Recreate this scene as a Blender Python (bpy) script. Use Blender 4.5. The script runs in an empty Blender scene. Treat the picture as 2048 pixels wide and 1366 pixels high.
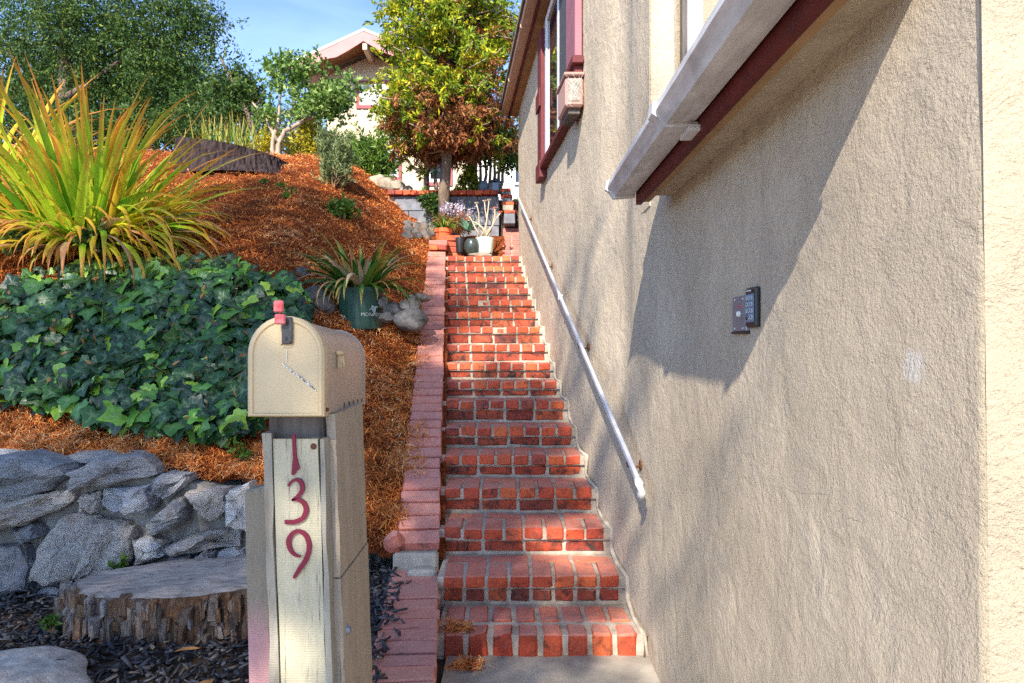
import bpy, bmesh, math, random
import numpy as np
from mathutils import Vector, Matrix, Euler, noise

random.seed(7)
rng = np.random.default_rng(7)
S = bpy.context.scene
COL = S.collection
F = 1400.0            # focal length in pixels of the 2048 px wide photograph
PI = math.pi

# ------------------------------------------------------------------ camera, sky, sun, exposure
cam_d = bpy.data.cameras.new("camera")
cam_d.sensor_width = 36.0
cam_d.lens = 36.0 * F / 2048.0
cam_d.clip_start = 0.05
cam_d.clip_end = 2000
cam = bpy.data.objects.new("camera", cam_d)
cam.rotation_euler = (PI / 2, 0, 0)
COL.objects.link(cam)
S.camera = cam

SUN = Vector((.35, 1.364, -1.0)).normalized()      # the way the light travels
w = bpy.data.worlds.new("World")
S.world = w
w.use_nodes = True
nt = w.node_tree
nt.nodes.clear()
sky = nt.nodes.new("ShaderNodeTexSky")
sky.sky_type = 'NISHITA'
sky.sun_disc = False
sky.sun_elevation = math.asin(-SUN.z)
sky.sun_rotation = math.radians(194)
sky.air_density = .62
sky.dust_density = .2
sky.ozone_density = 3.2
sky.altitude = 900
tc = nt.nodes.new("ShaderNodeTexCoord")
mp = nt.nodes.new("ShaderNodeMapping")
mp.inputs['Scale'].default_value = (1.2, 1.2, 6.0)
mp.inputs['Rotation'].default_value = (0, .25, .3)
nz = nt.nodes.new("ShaderNodeTexNoise")
nz.inputs['Scale'].default_value = 2.6
nz.inputs['Detail'].default_value = 6
nz.inputs['Distortion'].default_value = .6
cr = nt.nodes.new("ShaderNodeValToRGB")
cr.color_ramp.elements[0].position = .42
cr.color_ramp.elements[0].color = (0, 0, 0, 1)
cr.color_ramp.elements[1].position = .85
cr.color_ramp.elements[1].color = (.12, .12, .12, 1)
mxs = nt.nodes.new("ShaderNodeMix")
mxs.data_type = 'RGBA'
mxs.inputs[7].default_value = (6.2, 7.2, 8.6, 1)       # thin high cloud
bg = nt.nodes.new("ShaderNodeBackground")
bg.inputs['Strength'].default_value = .14
wo = nt.nodes.new("ShaderNodeOutputWorld")
L = nt.links.new
L(tc.outputs['Generated'], mp.inputs['Vector'])
L(mp.outputs[0], nz.inputs['Vector'])
L(nz.outputs['Fac'], cr.inputs[0])
L(cr.outputs[0], mxs.inputs[0])
L(sky.outputs[0], mxs.inputs[6])
L(mxs.outputs[2], bg.inputs[0])
L(bg.outputs[0], wo.inputs[0])

sl = bpy.data.lights.new("sun", 'SUN')
sl.energy = 3.15
sl.angle = math.radians(.6)
sl.color = (1.0, .92, .79)
so = bpy.data.objects.new("sun", sl)
so.rotation_euler = SUN.to_track_quat('-Z', 'Y').to_euler()
so.location = (-4, -10, 12)
COL.objects.link(so)

S.view_settings.view_transform = 'Standard'
S.view_settings.look = 'None'
S.view_settings.exposure = 1.78
S.view_settings.gamma = 1
S.view_settings.use_curve_mapping = False
S.cycles.max_bounces = 8
S.cycles.use_adaptive_sampling = True
S.cycles.adaptive_threshold = .006
S.cycles.sample_clamp_indirect = 6
S.cycles.use_denoising = False


# ------------------------------------------------------------------ helpers
def P(px, py, D):
    return Vector(((px - 1024) / F * D, D, (683 - py) / F * D))


def sstep(a, b, t):
    t = min(1, max(0, (t - a) / (b - a)))
    return t * t * (3 - 2 * t)


def npstep(a, b, t):
    t = np.clip((t - a) / (b - a), 0, 1)
    return t * t * (3 - 2 * t)


def set_props(o, label=None, cat=None, group=None, kind=None):
    if label: o['label'] = label
    if cat: o['category'] = cat
    if group: o['group'] = group
    if kind: o['kind'] = kind
    return o


def thing(name, label, cat, loc=(0, 0, 0), group=None):
    o = bpy.data.objects.new(name, None)
    o.empty_display_size = .05
    o.location = loc
    COL.objects.link(o)
    return set_props(o, label, cat, group)


def attach(o, parent):
    if parent is not None:
        o.parent = parent
        if parent.type == 'EMPTY':          # meshes are laid out in world coordinates
            o.matrix_parent_inverse = Matrix.Translation(-parent.location)
    return o


def add(name, me, parent=None, **kw):
    o = bpy.data.objects.new(name, me)
    COL.objects.link(o)
    attach(o, parent)
    return set_props(o, **kw)


def mesh_of(name, verts, faces, m, smooth=False):
    me = bpy.data.meshes.new(name)
    me.from_pydata([tuple(v) for v in verts], [], faces)
    me.materials.append(m)
    if smooth:
        me.polygons.foreach_set('use_smooth', [True] * len(me.polygons))
    me.update()
    return me


def np_mesh(name, V, Fc, m, attrs=None, smooth=False):
    """V (n,3); Fc (m,k) all k-gons; attrs: name -> per-vertex float array."""
    me = bpy.data.meshes.new(name)
    V = np.ascontiguousarray(V, dtype=np.float32)
    Fc = np.ascontiguousarray(Fc, dtype=np.int32)
    n, k = Fc.shape
    me.vertices.add(len(V))
    me.vertices.foreach_set('co', V.ravel())
    me.loops.add(n * k)
    me.loops.foreach_set('vertex_index', Fc.ravel())
    me.polygons.add(n)
    me.polygons.foreach_set('loop_start', np.arange(0, n * k, k, dtype=np.int32))
    if smooth:
        me.polygons.foreach_set('use_smooth', np.ones(n, dtype=bool))
    for a, arr in (attrs or {}).items():
        at = me.attributes.new(a, 'FLOAT', 'POINT')
        at.data.foreach_set('value', np.ascontiguousarray(arr, dtype=np.float32))
    me.materials.append(m)
    me.update(calc_edges=True)
    me.validate()
    return me


class MB:
    def __init__(s):
        s.v, s.f = [], []

    def box(s, c, size, rot=None):
        b = len(s.v)
        R = rot.to_matrix() if rot is not None else Matrix.Identity(3)
        for i in range(8):
            p = Vector(((i & 1) - .5, (i >> 1 & 1) - .5, (i >> 2) - .5))
            s.v.append(Vector(c) + R @ Vector((p.x * size[0], p.y * size[1], p.z * size[2])))
        s.f += [[b + k for k in q] for q in ((0, 2, 3, 1), (4, 5, 7, 6), (0, 1, 5, 4), (2, 6, 7, 3), (0, 4, 6, 2), (1, 3, 7, 5))]
        return s

    def box2(s, a, b):
        a, b = Vector(a), Vector(b)
        return s.box((a + b) / 2, b - a)

    def tube(s, pts, rad, n=8, cap=True):
        pts = [Vector(p) for p in pts]
        if not hasattr(rad, '__len__'):
            rad = [rad] * len(pts)
        b = len(s.v)
        for i, p in enumerate(pts):
            d = (pts[min(i + 1, len(pts) - 1)] - pts[max(i - 1, 0)]).normalized()
            u = d.cross(Vector((0.31, .17, .93)))
            if u.length < .05:
                u = d.cross(Vector((1, 0, 0)))
            u.normalize()
            v = d.cross(u)
            for k in range(n):
                a = 2 * PI * k / n
                s.v.append(p + (u * math.cos(a) + v * math.sin(a)) * rad[i])
        for i in range(len(pts) - 1):
            for k in range(n):
                s.f.append([b + i * n + k, b + i * n + (k + 1) % n, b + (i + 1) * n + (k + 1) % n, b + (i + 1) * n + k])
        if cap:
            s.f.append([b + k for k in range(n)][::-1])
            e = b + (len(pts) - 1) * n
            s.f.append([e + k for k in range(n)])
        return s

    def prism(s, poly, off):
        """poly: list of 3D points; off: extrusion vector."""
        b = len(s.v)
        n = len(poly)
        off = Vector(off)
        s.v += [Vector(p) for p in poly] + [Vector(p) + off for p in poly]
        s.f.append([b + k for k in range(n)][::-1])
        s.f.append([b + n + k for k in range(n)])
        for k in range(n):
            s.f.append([b + k, b + (k + 1) % n, b + n + (k + 1) % n, b + n + k])
        return s

    def lathe(s, c, prof, n=24, closed=False):
        b = len(s.v)
        for r, z in prof:
            for k in range(n):
                a = 2 * PI * k / n
                s.v.append(Vector((c[0] + r * math.cos(a), c[1] + r * math.sin(a), c[2] + z)))
        for i in range(len(prof) - 1):
            for k in range(n):
                s.f.append([b + i * n + k, b + i * n + (k + 1) % n, b + (i + 1) * n + (k + 1) % n, b + (i + 1) * n + k])
        return s

    def ribbon(s, pts, wid, th, y):
        """flat stroke in the x-z plane at depth y, extruded by th towards the camera."""
        left, right = [], []
        n = len(pts)
        for i in range(n):
            a, c = pts[max(i - 1, 0)], pts[min(i + 1, n - 1)]
            dx, dz = c[0] - a[0], c[1] - a[1]
            l = math.hypot(dx, dz) or 1
            nx, nz_ = -dz / l, dx / l
            h = wid[i] / 2
            left.append((pts[i][0] + nx * h, pts[i][1] + nz_ * h))
            right.append((pts[i][0] - nx * h, pts[i][1] - nz_ * h))
        for i in range(n - 1):
            q = [left[i], left[i + 1], right[i + 1], right[i]]
            s.prism([Vector((p[0], y, p[1])) for p in q], (0, -th, 0))
        return s

    def mesh(s, name, m, smooth=False, bevel=0, angle=None):
        me = mesh_of(name, s.v, s.f, m, smooth)
        bm = bmesh.new()
        bm.from_mesh(me)
        bmesh.ops.recalc_face_normals(bm, faces=bm.faces)
        if bevel:
            es = [e for e in bm.edges if len(e.link_faces) == 2 and e.calc_face_angle() > .5]
            bmesh.ops.bevel(bm, geom=es, offset=bevel, segments=1, affect='EDGES', profile=.5, clamp_overlap=True)
        bm.to_mesh(me)
        bm.free()
        if angle:
            me.polygons.foreach_set('use_smooth', [True] * len(me.polygons))
            try:
                me.set_sharp_from_angle(angle=angle)
            except Exception:
                pass
        return me

    def obj(s, name, m, parent=None, smooth=False, bevel=0, angle=None, **kw):
        return add(name, s.mesh(name, m, smooth, bevel, angle), parent, **kw)


# ------------------------------------------------------------------ materials
class NT:
    def __init__(s, name):
        s.m = bpy.data.materials.new(name)
        s.m.use_nodes = True
        s.t = s.m.node_tree
        s.bsdf = s.t.nodes['Principled BSDF']
        s.out = s.t.nodes['Material Output']
        s.geo = s.t.nodes.new('ShaderNodeNewGeometry')
        s.oi = s.t.nodes.new('ShaderNodeObjectInfo')

    def n(s, t):
        return s.t.nodes.new(t)

    def l(s, a, b):
        s.t.links.new(a, b)

    def noise(s, scale, detail=4, rough=.55, dist=0, vec=None, stretch=None):
        x = s.n('ShaderNodeTexNoise')
        x.inputs['Scale'].default_value = scale
        x.inputs['Detail'].default_value = detail
        x.inputs['Roughness'].default_value = rough
        x.inputs['Distortion'].default_value = dist
        v = vec or s.geo.outputs['Position']
        if stretch:
            mp = s.n('ShaderNodeMapping')
            mp.inputs['Scale'].default_value = stretch
            s.l(v, mp.inputs[0])
            v = mp.outputs[0]
        s.l(v, x.inputs['Vector'])
        return x.outputs['Fac']

    def ramp(s, fac, stops, interp='LINEAR'):
        r = s.n('ShaderNodeValToRGB')
        r.color_ramp.interpolation = interp
        e = r.color_ramp.elements
        while len(e) < len(stops):
            e.new(.5)
        for k, (p, c) in enumerate(stops):
            e[k].position = p
            e[k].color = (*c, 1) if hasattr(c, '__len__') else (c, c, c, 1)
        s.l(fac, r.inputs[0])
        return r.outputs[0]

    def mix(s, fac, a, b, mode='MIX'):
        x = s.n('ShaderNodeMix')
        x.data_type = 'RGBA'
        x.blend_type = mode
        for sock, val in ((x.inputs[0], fac), (x.inputs[6], a), (x.inputs[7], b)):
            if isinstance(val, (int, float)):
                sock.default_value = val if sock.type == 'VALUE' else (val, val, val, 1)
            elif isinstance(val, tuple):
                sock.default_value = (*val, 1)
            else:
                s.l(val, sock)
        return x.outputs[2]

    def math(s, op, a, b=0.0):
        x = s.n('ShaderNodeMath')
        x.operation = op
        for sock, val in ((x.inputs[0], a), (x.inputs[1], b)):
            if isinstance(val, (int, float)):
                sock.default_value = val
            else:
                s.l(val, sock)
        return x.outputs[0]

    def attr(s, name):
        x = s.n('ShaderNodeAttribute')
        x.attribute_name = name
        return x.outputs['Fac']

    def bump(s, h, strength, dist=.01, prev=None):
        b = s.n('ShaderNodeBump')
        b.inputs['Strength'].default_value = strength
        b.inputs['Distance'].default_value = dist
        s.l(h, b.inputs['Height'])
        if prev is not None:
            s.l(prev, b.inputs['Normal'])
        return b.outputs[0]

    def done(s, col=None, rough=.8, nrm=None, spec=.3, metal=0):
        b = s.bsdf
        if col is not None:
            if isinstance(col, tuple):
                b.inputs['Base Color'].default_value = (*col, 1)
            else:
                s.l(col, b.inputs['Base Color'])
        if isinstance(rough, (int, float)):
            b.inputs['Roughness'].default_value = rough
        else:
            s.l(rough, b.inputs['Roughness'])
        b.inputs['Specular IOR Level'].default_value = spec
        b.inputs['Metallic'].default_value = metal
        if nrm is not None:
            s.l(nrm, b.inputs['Normal'])
        return s.m


def simple(name, c, c2=None, scale=12, rough=.7, bump=.15, bscale=60, spec=.3, metal=0, dist=.004, stretch=None):
    t = NT(name)
    c2 = c2 or tuple(x * .75 for x in c)
    col = t.ramp(t.noise(scale, 5, .6, .3, stretch=stretch), [(.3, c2), (.68, c)])
    return t.done(col, rough, t.bump(t.noise(bscale, 4, stretch=stretch), bump, dist), spec, metal)


def m_brick(name, stops, stain=.8, pale=.25, s0=.5, sky_tint=(.60, .29, .225)):
    t = NT(name)
    base = t.ramp(t.oi.outputs['Random'], stops)
    n1 = t.noise(9, 5, .65, .4)
    base = t.mix(t.ramp(n1, [(.35, 0.0), (.7, .55)]), base, t.mix(1.0, base, (1.35, .78, .62), 'MULTIPLY'))
    n2 = t.noise(16, 6, .7, .8)
    base = t.mix(t.math('MULTIPLY', t.ramp(n2, [(s0, 0.0), (s0 + .2, 1.0)]), stain), base, (.035, .022, .018))
    n3 = t.noise(23, 6, .7, .5)
    base = t.mix(t.math('MULTIPLY', t.ramp(n3, [(.58, 0.0), (.74, 1.0)]), pale), base, (.55, .42, .36))
    fine = t.noise(260, 4, .7)
    base = t.mix(.5, base, t.ramp(fine, [(.32, .2), (.62, 1.0)]), 'MULTIPLY')
    sp = t.noise(420, 2, .6)
    base = t.mix(t.ramp(sp, [(.66, 0.0), (.74, .5)]), base, (.62, .5, .43))
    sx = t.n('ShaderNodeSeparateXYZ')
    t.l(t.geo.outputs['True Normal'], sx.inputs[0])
    top_light = t.math('MULTIPLY', t.ramp(sx.outputs['Z'], [(.55, 0.0), (.8, 1.0)]), t.ramp(t.noise(7, 5, .65), [(.25, .25), (.65, .72)]))
    base = t.mix(top_light, base, sky_tint)          # sky light on upward faces, painted in as a paler pink
    nb = t.bump(fine, .45, .0025)
    nb = t.bump(t.noise(45, 5, .7), .5, .006, nb)
    return t.done(base, .7, nb, .35)


M = {}
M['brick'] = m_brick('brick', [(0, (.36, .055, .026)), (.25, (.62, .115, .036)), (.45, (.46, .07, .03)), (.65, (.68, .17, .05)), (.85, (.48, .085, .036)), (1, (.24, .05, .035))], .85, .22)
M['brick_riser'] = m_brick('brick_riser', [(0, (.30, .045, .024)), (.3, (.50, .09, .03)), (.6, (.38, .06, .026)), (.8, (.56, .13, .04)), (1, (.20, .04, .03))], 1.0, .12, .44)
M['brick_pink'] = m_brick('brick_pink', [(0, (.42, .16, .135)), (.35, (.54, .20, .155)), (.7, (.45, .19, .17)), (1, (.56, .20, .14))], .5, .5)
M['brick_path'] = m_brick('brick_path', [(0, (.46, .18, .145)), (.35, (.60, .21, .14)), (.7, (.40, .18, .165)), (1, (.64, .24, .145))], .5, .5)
M['mortar'] = simple('mortar', (.54, .455, .36), (.25, .205, .16), 14, .95, .6, 120, .1)
M['concrete'] = simple('concrete', (.44, .39, .32), (.25, .22, .185), 7, .95, .5, 150, .1)


def m_stucco(name, c, c2, swirl=True):
    t = NT(name)
    big = t.noise(1.1, 6, .62, .8)
    col = t.ramp(big, [(.28, c2), (.5, tuple((a + b) / 2 for a, b in zip(c, c2))), (.72, c)])
    st = t.noise(4.5, 7, .7, .5, stretch=(1, 1, .22))            # water streaks
    col = t.mix(t.ramp(st, [(.52, 0.0), (.8, .5)]), col, tuple(x * .66 for x in c2))
    gr = t.noise(2.3, 6, .7, .5)                                  # grey worn patches
    col = t.mix(t.ramp(gr, [(.55, 0.0), (.72, .45)]), col, (.40, .345, .285))
    sp = t.noise(150, 3, .75)
    col = t.mix(t.ramp(sp, [(.60, 0.0), (.72, .7)]), col, tuple(x * .42 for x in c2))
    col = t.mix(t.ramp(sp, [(.28, .5), (.40, 0.0)]), col, tuple(min(1, x * 1.4) for x in c))
    pd_ = t.n('ShaderNodeVectorMath')                             # pale scuffed paint patch
    pd_.operation = 'DISTANCE'
    t.l(t.geo.outputs['Position'], pd_.inputs[0])
    pd_.inputs[1].default_value = (.556, .965, -.035)
    pdd = t.math('ADD', pd_.outputs['Value'], t.math('MULTIPLY', t.noise(45, 6, .75), .05))
    col = t.mix(t.ramp(pdd, [(.040, .45), (.055, 0.0)]), col, (.66, .64, .62))
    # fan-shaped trowel arcs: distance rings round scattered centres
    dv = t.n('ShaderNodeTexNoise')
    dv.inputs['Scale'].default_value = 2.4
    dv.inputs['Detail'].default_value = 3
    t.l(t.geo.outputs['Position'], dv.inputs['Vector'])
    ad = t.n('ShaderNodeVectorMath')
    ad.operation = 'MULTIPLY_ADD'
    t.l(dv.outputs['Color'], ad.inputs[0])
    ad.inputs[1].default_value = (.26, .26, .26)
    t.l(t.geo.outputs['Position'], ad.inputs[2])
    vo = t.n('ShaderNodeTexVoronoi')
    vo.inputs['Scale'].default_value = 2.1
    t.l(ad.outputs[0], vo.inputs['Vector'])
    arcs = t.math('SINE', t.math('MULTIPLY', vo.outputs['Distance'], 190.0))
    msk = t.ramp(t.noise(2.6, 4, .6, .4), [(.52, 0.0), (.7, 1.0)])
    h = t.math('MULTIPLY', arcs, msk)
    nb = t.bump(h, .09, .0035)
    nb = t.bump(t.noise(9, 5, .6, .6), .6, .03, nb)
    grain = t.math('MULTIPLY', t.noise(150, 4, .78), t.ramp(t.noise(3.1, 4, .6), [(.3, .35), (.6, 1.0)]))
    nb = t.bump(t.noise(46, 6, .75, .3), .5, .008, nb)
    nb = t.bump(grain, 1.0, .0055, nb)
    return t.done(col, .92, nb, .15)


M['stucco'] = m_stucco('stucco', (.58, .48, .355), (.45, .37, .27))
M['stucco_sun_dimmed'] = m_stucco('stucco_sun_dimmed', (.41, .345, .25), (.36, .30, .215))  # same house stucco in a darker tone, holding back full sunlight


def m_stone():
    t = NT('wall_stone')
    base = t.ramp(t.oi.outputs['Random'], [(0, (.20, .205, .23)), (.2, (.50, .49, .48)), (.36, (.42, .40, .385)), (.5, (.80, .68, .56)), (.64, (.30, .30, .32)), (.8, (.55, .54, .55)), (1, (.88, .82, .74))])
    mp = t.n('ShaderNodeMapping')
    mp.inputs['Rotation'].default_value = (.2, .5, .1)
    mp.inputs['Scale'].default_value = (1, 1, 5)
    t.l(t.geo.outputs['Position'], mp.inputs[0])
    n1 = t.noise(11, 9, .78, 1.2, vec=mp.outputs[0])
    col = t.mix(t.ramp(n1, [(.33, .75), (.45, 0.0)]), base, (.05, .045, .047))
    col = t.mix(t.ramp(n1, [(.55, 0.0), (.70, .6)]), col, (.82, .77, .70))
    n2 = t.noise(5, 5, .6, .5)
    col = t.mix(t.ramp(n2, [(.58, 0.0), (.72, .6)]), col, (.30, .16, .08))
    nb = t.bump(n1, 1.0, .05)
    nb = t.bump(t.noise(70, 5, .75), .8, .012, nb)
    return t.done(col, .75, nb, .35)


M['stone'] = m_stone()
M['rock_dark'] = simple('rock_dark', (.19, .178, .165), (.045, .042, .04), 14, .8, .8, 40, .3, dist=.01)
M['rock'] = simple('rock', (.44, .40, .345), (.15, .135, .12), 15, .85, .8, 40, .25, dist=.01)
M['rock_tan'] = simple('rock_tan', (.42, .36, .28), (.18, .14, .10), 9, .85, .8, 40, .25, dist=.01)
M['slab'] = simple('slab_rock', (.56, .50, .43), (.26, .23, .20), 22, .95, .9, 110, .15, dist=.006)


def m_mulch():
    t = NT('mulch')
    n = t.noise(30, 8, .75, .8)
    col = t.ramp(n, [(.25, (.03, .008, .004)), (.45, (.16, .036, .012)), (.62, (.38, .10, .026)), (.8, (.52, .17, .045))])  # darkest stops paint the shaded cavities between strands
    nb = t.bump(t.noise(60, 8, .8, 1), 1.0, .03)
    return t.done(col, .95, nb, .1)


M['mulch'] = m_mulch()


def m_tint(name, stops, rough=.6, spec=.3, transl=0.0, along=None, noise_amt=.3, nscale=40, vein=False):
    """colour from the per-leaf attribute 'tint' (and 'along', from base to tip)."""
    t = NT(name)
    col = t.ramp(t.attr('tint'), stops)
    if along:
        al = t.math('ADD', t.attr('along'), t.math('MULTIPLY', t.math('SUBTRACT', t.noise(9, 3), .5), .5))
        col = t.mix(t.ramp(al, [(along[0], 0.0), (along[1], along[3])]), col, along[2])
    col = t.mix(noise_amt, col, t.ramp(t.noise(nscale, 3), [(.3, .35), (.7, 1.15)]), 'MULTIPLY')
    nrm = None
    if vein:
        v = t.attr('along')
        col = t.mix(t.ramp(v, [(.45, 0.0), (.8, .5)]), col, (.20, .30, .13))
        nrm = t.bump(t.noise(38, 2, .5), .3, .008)
    t.done(col, rough, nrm, spec)
    if transl:
        tr = t.n('ShaderNodeBsdfTranslucent')
        t.l(col, tr.inputs[0])
        ms = t.n('ShaderNodeMixShader')
        ms.inputs[0].default_value = transl
        t.l(t.bsdf.outputs[0], ms.inputs[1])
        t.l(tr.outputs[0], ms.inputs[2])
        t.l(ms.outputs[0], t.out.inputs[0])
    return t.m


M['fiber'] = m_tint('mulch_fiber', [(0, (.08, .018, .008)), (.25, (.34, .072, .018)), (.55, (.66, .18, .035)), (.85, (.84, .33, .075)), (1, (.82, .52, .26))], .8, .15)
M['chip'] = m_tint('black_chip', [(0, (.014, .014, .016)), (.6, (.042, .041, .045)), (.94, (.13, .122, .12)), (1, (.28, .19, .11))], .6, .35)
M['flax'] = m_tint('flax_blade', [(0, (.12, .36, .02)), (.25, (.30, .56, .03)), (.45, (.66, .78, .05)), (.6, (.84, .74, .06)), (.74, (.70, .28, .03)), (.86, (.66, .38, .12)), (1, (.60, .40, .24))], .45, .4, .45, (.55, .95, (.78, .26, .05), .85), .25)
M['agap'] = m_tint('strap_leaf', [(0, (.03, .10, .012)), (.6, (.07, .19, .02)), (.8, (.30, .33, .06)), (.92, (.60, .27, .05)), (1, (.58, .42, .25))], .4, .45, .22, (.72, 1.0, (.66, .40, .10), .8), .2)
M['ivy'] = m_tint('ivy_leaf', [(0, (.014, .042, .013)), (.35, (.024, .075, .020)), (.6, (.042, .13, .025)), (.82, (.11, .30, .035)), (1, (.34, .52, .05))], .36, .5, .12, None, .4, 60, True)
M['tree_dark'] = m_tint('dark_foliage', [(0, (.02, .05, .014)), (.5, (.045, .105, .02)), (.8, (.11, .18, .03)), (1, (.28, .33, .05))], .55, .3, .3)
M['tree_apple'] = m_tint('apple_foliage', [(0, (.05, .12, .02)), (.5, (.14, .26, .04)), (1, (.42, .52, .18))], .5, .35, .3)
M['conifer'] = m_tint('conifer_foliage', [(0, (.04, .10, .012)), (.4, (.17, .27, .02)), (.72, (.48, .48, .02)), (1, (.78, .62, .02))], .6, .25, .3)
M['conifer_dead'] = m_tint('dead_foliage', [(0, (.08, .025, .012)), (.5, (.26, .085, .03)), (.85, (.42, .19, .08)), (1, (.52, .30, .15))], .8, .15, .15)
M['shrub'] = m_tint('shrub_foliage', [(0, (.035, .085, .015)), (.5, (.10, .20, .025)), (1, (.26, .38, .05))], .55, .3, .3)
M['shrub_yellow'] = m_tint('yellow_foliage', [(0, (.16, .19, .02)), (.5, (.42, .38, .025)), (1, (.70, .54, .03))], .55, .3, .3)
M['shrub_grey'] = m_tint('grey_green_foliage', [(0, (.05, .085, .03)), (.5, (.17, .22, .08)), (1, (.42, .46, .22))], .6, .25, .25)
M['flower'] = m_tint('pale_flower', [(0, (.28, .22, .42)), (.5, (.55, .48, .60)), (1, (.8, .74, .72))], .7, .2, .2)
M['bark'] = simple('bark', (.26, .19, .14), (.06, .04, .03), 12, .95, 1.0, 30, .1, dist=.02, stretch=(1, 1, .3))
M['bark_pale'] = simple('bark_pale', (.48, .39, .30), (.20, .14, .10), 14, .9, .8, 35, .1, dist=.01, stretch=(1, 1, .3))
M['stem'] = simple('stem', (.20, .13, .06), (.09, .06, .03), 30, .8, .3, 60)


def m_stump(name, top):
    t = NT(name)
    if top:
        n = t.noise(11, 7, .7, .5, stretch=(1, 4, 1))
        col = t.ramp(n, [(.3, (.12, .095, .08)), (.46, (.34, .28, .23)), (.72, (.55, .46, .37))])
        nb = t.bump(n, .7, .012)
        nb = t.bump(t.noise(90, 4), .4, .004, nb)
    else:
        n = t.noise(22, 9, .8, 1.3, stretch=(1, 1, .25))
        n2 = t.noise(5, 4, .6)
        col = t.ramp(n, [(.3, (.02, .012, .009)), (.46, (.11, .07, .05)), (.58, (.27, .18, .13)), (.74, (.50, .41, .34))])
        col = t.mix(t.ramp(n2, [(.52, 0.0), (.68, .65)]), col, (.38, .15, .045))
        nb = t.bump(n, 1.0, .04)
    return t.done(col, .95, nb, .1)


M['stump_top'] = m_stump('stump_top', True)
M['stump_bark'] = m_stump('stump_bark', False)
M['stump_dark'] = simple('charred_stump', (.06, .042, .042), (.004, .003, .003), 30, .95, 1.0, 26, .1, dist=.03, stretch=(1, 1, .25))


def m_painted_wood(name, c, c2, grey=.4, pink=None):
    t = NT(name)
    n = t.noise(5, 6, .65, .4, stretch=(3, 3, .6))
    col = t.ramp(n, [(.3, c2), (.65, c)])
    g = t.noise(14, 7, .75, .5, stretch=(2, 2, .35))
    col = t.mix(t.ramp(g, [(.57, 0.0), (.66, grey)]), col, (.20, .175, .15))
    ck = t.noise(16, 5, .7, .2, stretch=(9, 9, .35))
    col = t.mix(t.ramp(ck, [(.33, .85), (.40, 0.0)]), col, (.13, .105, .08))
    chip = t.noise(30, 6, .75, .6, stretch=(1, 1, .6))
    col = t.mix(t.ramp(chip, [(.66, 0.0), (.70, grey)]), col, (.24, .20, .16))
    saw = t.n('ShaderNodeTexWave')
    saw.bands_direction = 'Z'
    saw.inputs['Scale'].default_value = 55
    saw.inputs['Distortion'].default_value = 3
    saw.inputs['Detail'].default_value = 3
    t.l(t.geo.outputs['Position'], saw.inputs[0])
    nb = t.bump(saw.outputs['Fac'], .22, .003)
    nb = t.bump(g, .5, .006, nb)
    if pink:
        px = t.n('ShaderNodeVectorMath')
        px.operation = 'DISTANCE'
        t.l(t.geo.outputs['Position'], px.inputs[0])
        px.inputs[1].default_value = pink
        d = t.math('ADD', px.outputs['Value'], t.math('MULTIPLY', t.noise(60, 7, .8), .22))
        col = t.mix(t.ramp(d, [(.17, .6), (.27, 0.0)]), col, (.60, .27, .30))
    return t.done(col, .8, nb, .2)


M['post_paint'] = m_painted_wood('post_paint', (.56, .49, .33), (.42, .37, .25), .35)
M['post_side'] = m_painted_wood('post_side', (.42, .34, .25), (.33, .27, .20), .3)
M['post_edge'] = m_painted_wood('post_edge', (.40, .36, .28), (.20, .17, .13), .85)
M['stake_paint'] = m_painted_wood('stake_paint', (.30, .25, .18), (.23, .19, .14), .25, (-.635, 1.74, -.80))
M['wood_grey'] = simple('weathered_wood', (.17, .15, .135), (.055, .048, .042), 10, .9, .8, 50, .15, dist=.008, stretch=(3, 3, .4))
M['mail_tan'] = simple('mailbox_enamel', (.60, .45, .25), (.53, .39, .215), 7, .42, .08, 40, .4)
M['mail_body'] = simple('mailbox_body', (.47, .37, .27), (.40, .31, .225), 7, .38, .1, 60, .45)
M['red_tab'] = simple('red_tab', (.52, .045, .05), (.58, .20, .20), 60, .6, .4, 90)
M['dark_metal'] = simple('dark_metal', (.08, .075, .07), (.04, .036, .033), 30, .5, .2, 80, .4)
M['rust'] = simple('rust', (.16, .06, .03), (.07, .03, .02), 40, .85, .4, 80)
M['maroon_num'] = simple('maroon_enamel', (.20, .012, .035), (.16, .01, .028), 30, .5, .15, 90)
M['white_scratch'] = simple('white_scratch', (.78, .76, .70), (.66, .63, .55), 60, .9, .1, 60)
M['metal_white'] = simple('white_metal', (.63, .62, .61), (.50, .49, .48), 9, .4, .1, 50, .4)
M['rail'] = simple('rail_paint', (.55, .56, .60), (.42, .42, .45), 14, .38, .15, 70, .45)
M['gutter_white'] = simple('gutter_white', (.64, .62, .63), (.36, .33, .32), 11, .5, .15, 60, .3, stretch=(2, .5, 2))
M['gutter_tan'] = simple('gutter_tan', (.47, .31, .22), (.40, .25, .17), 6, .5, .08, 60)
M['maroon'] = simple('maroon_paint', (.12, .015, .013), (.06, .009, .008), 8, .7, .3, 80)
M['shutter'] = simple('shutter_paint', (.30, .12, .15), (.24, .09, .115), 8, .6, .2, 70)
M['shutter_red'] = simple('shutter_red', (.14, .026, .028), (.10, .02, .022), 10, .7, .2, 70)
M['soffit'] = simple('soffit_wood', (.36, .22, .11), (.26, .15, .07), 8, .8, .3, 70)
M['box_pink'] = simple('weathered_pink', (.44, .22, .19), (.34, .24, .20), 22, .85, .5, 70)
M['white_frame'] = simple('white_vinyl', (.74, .75, .78), (.66, .67, .70), 8, .4, .05, 50)
M['plastic_black'] = simple('black_plastic', (.022, .022, .026), (.016, .016, .018), 12, .4, .08, 80, .5)
M['steel'] = simple('brushed_steel', (.30, .31, .34), (.22, .225, .25), 25, .45, .15, 120, .5, .5)
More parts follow.
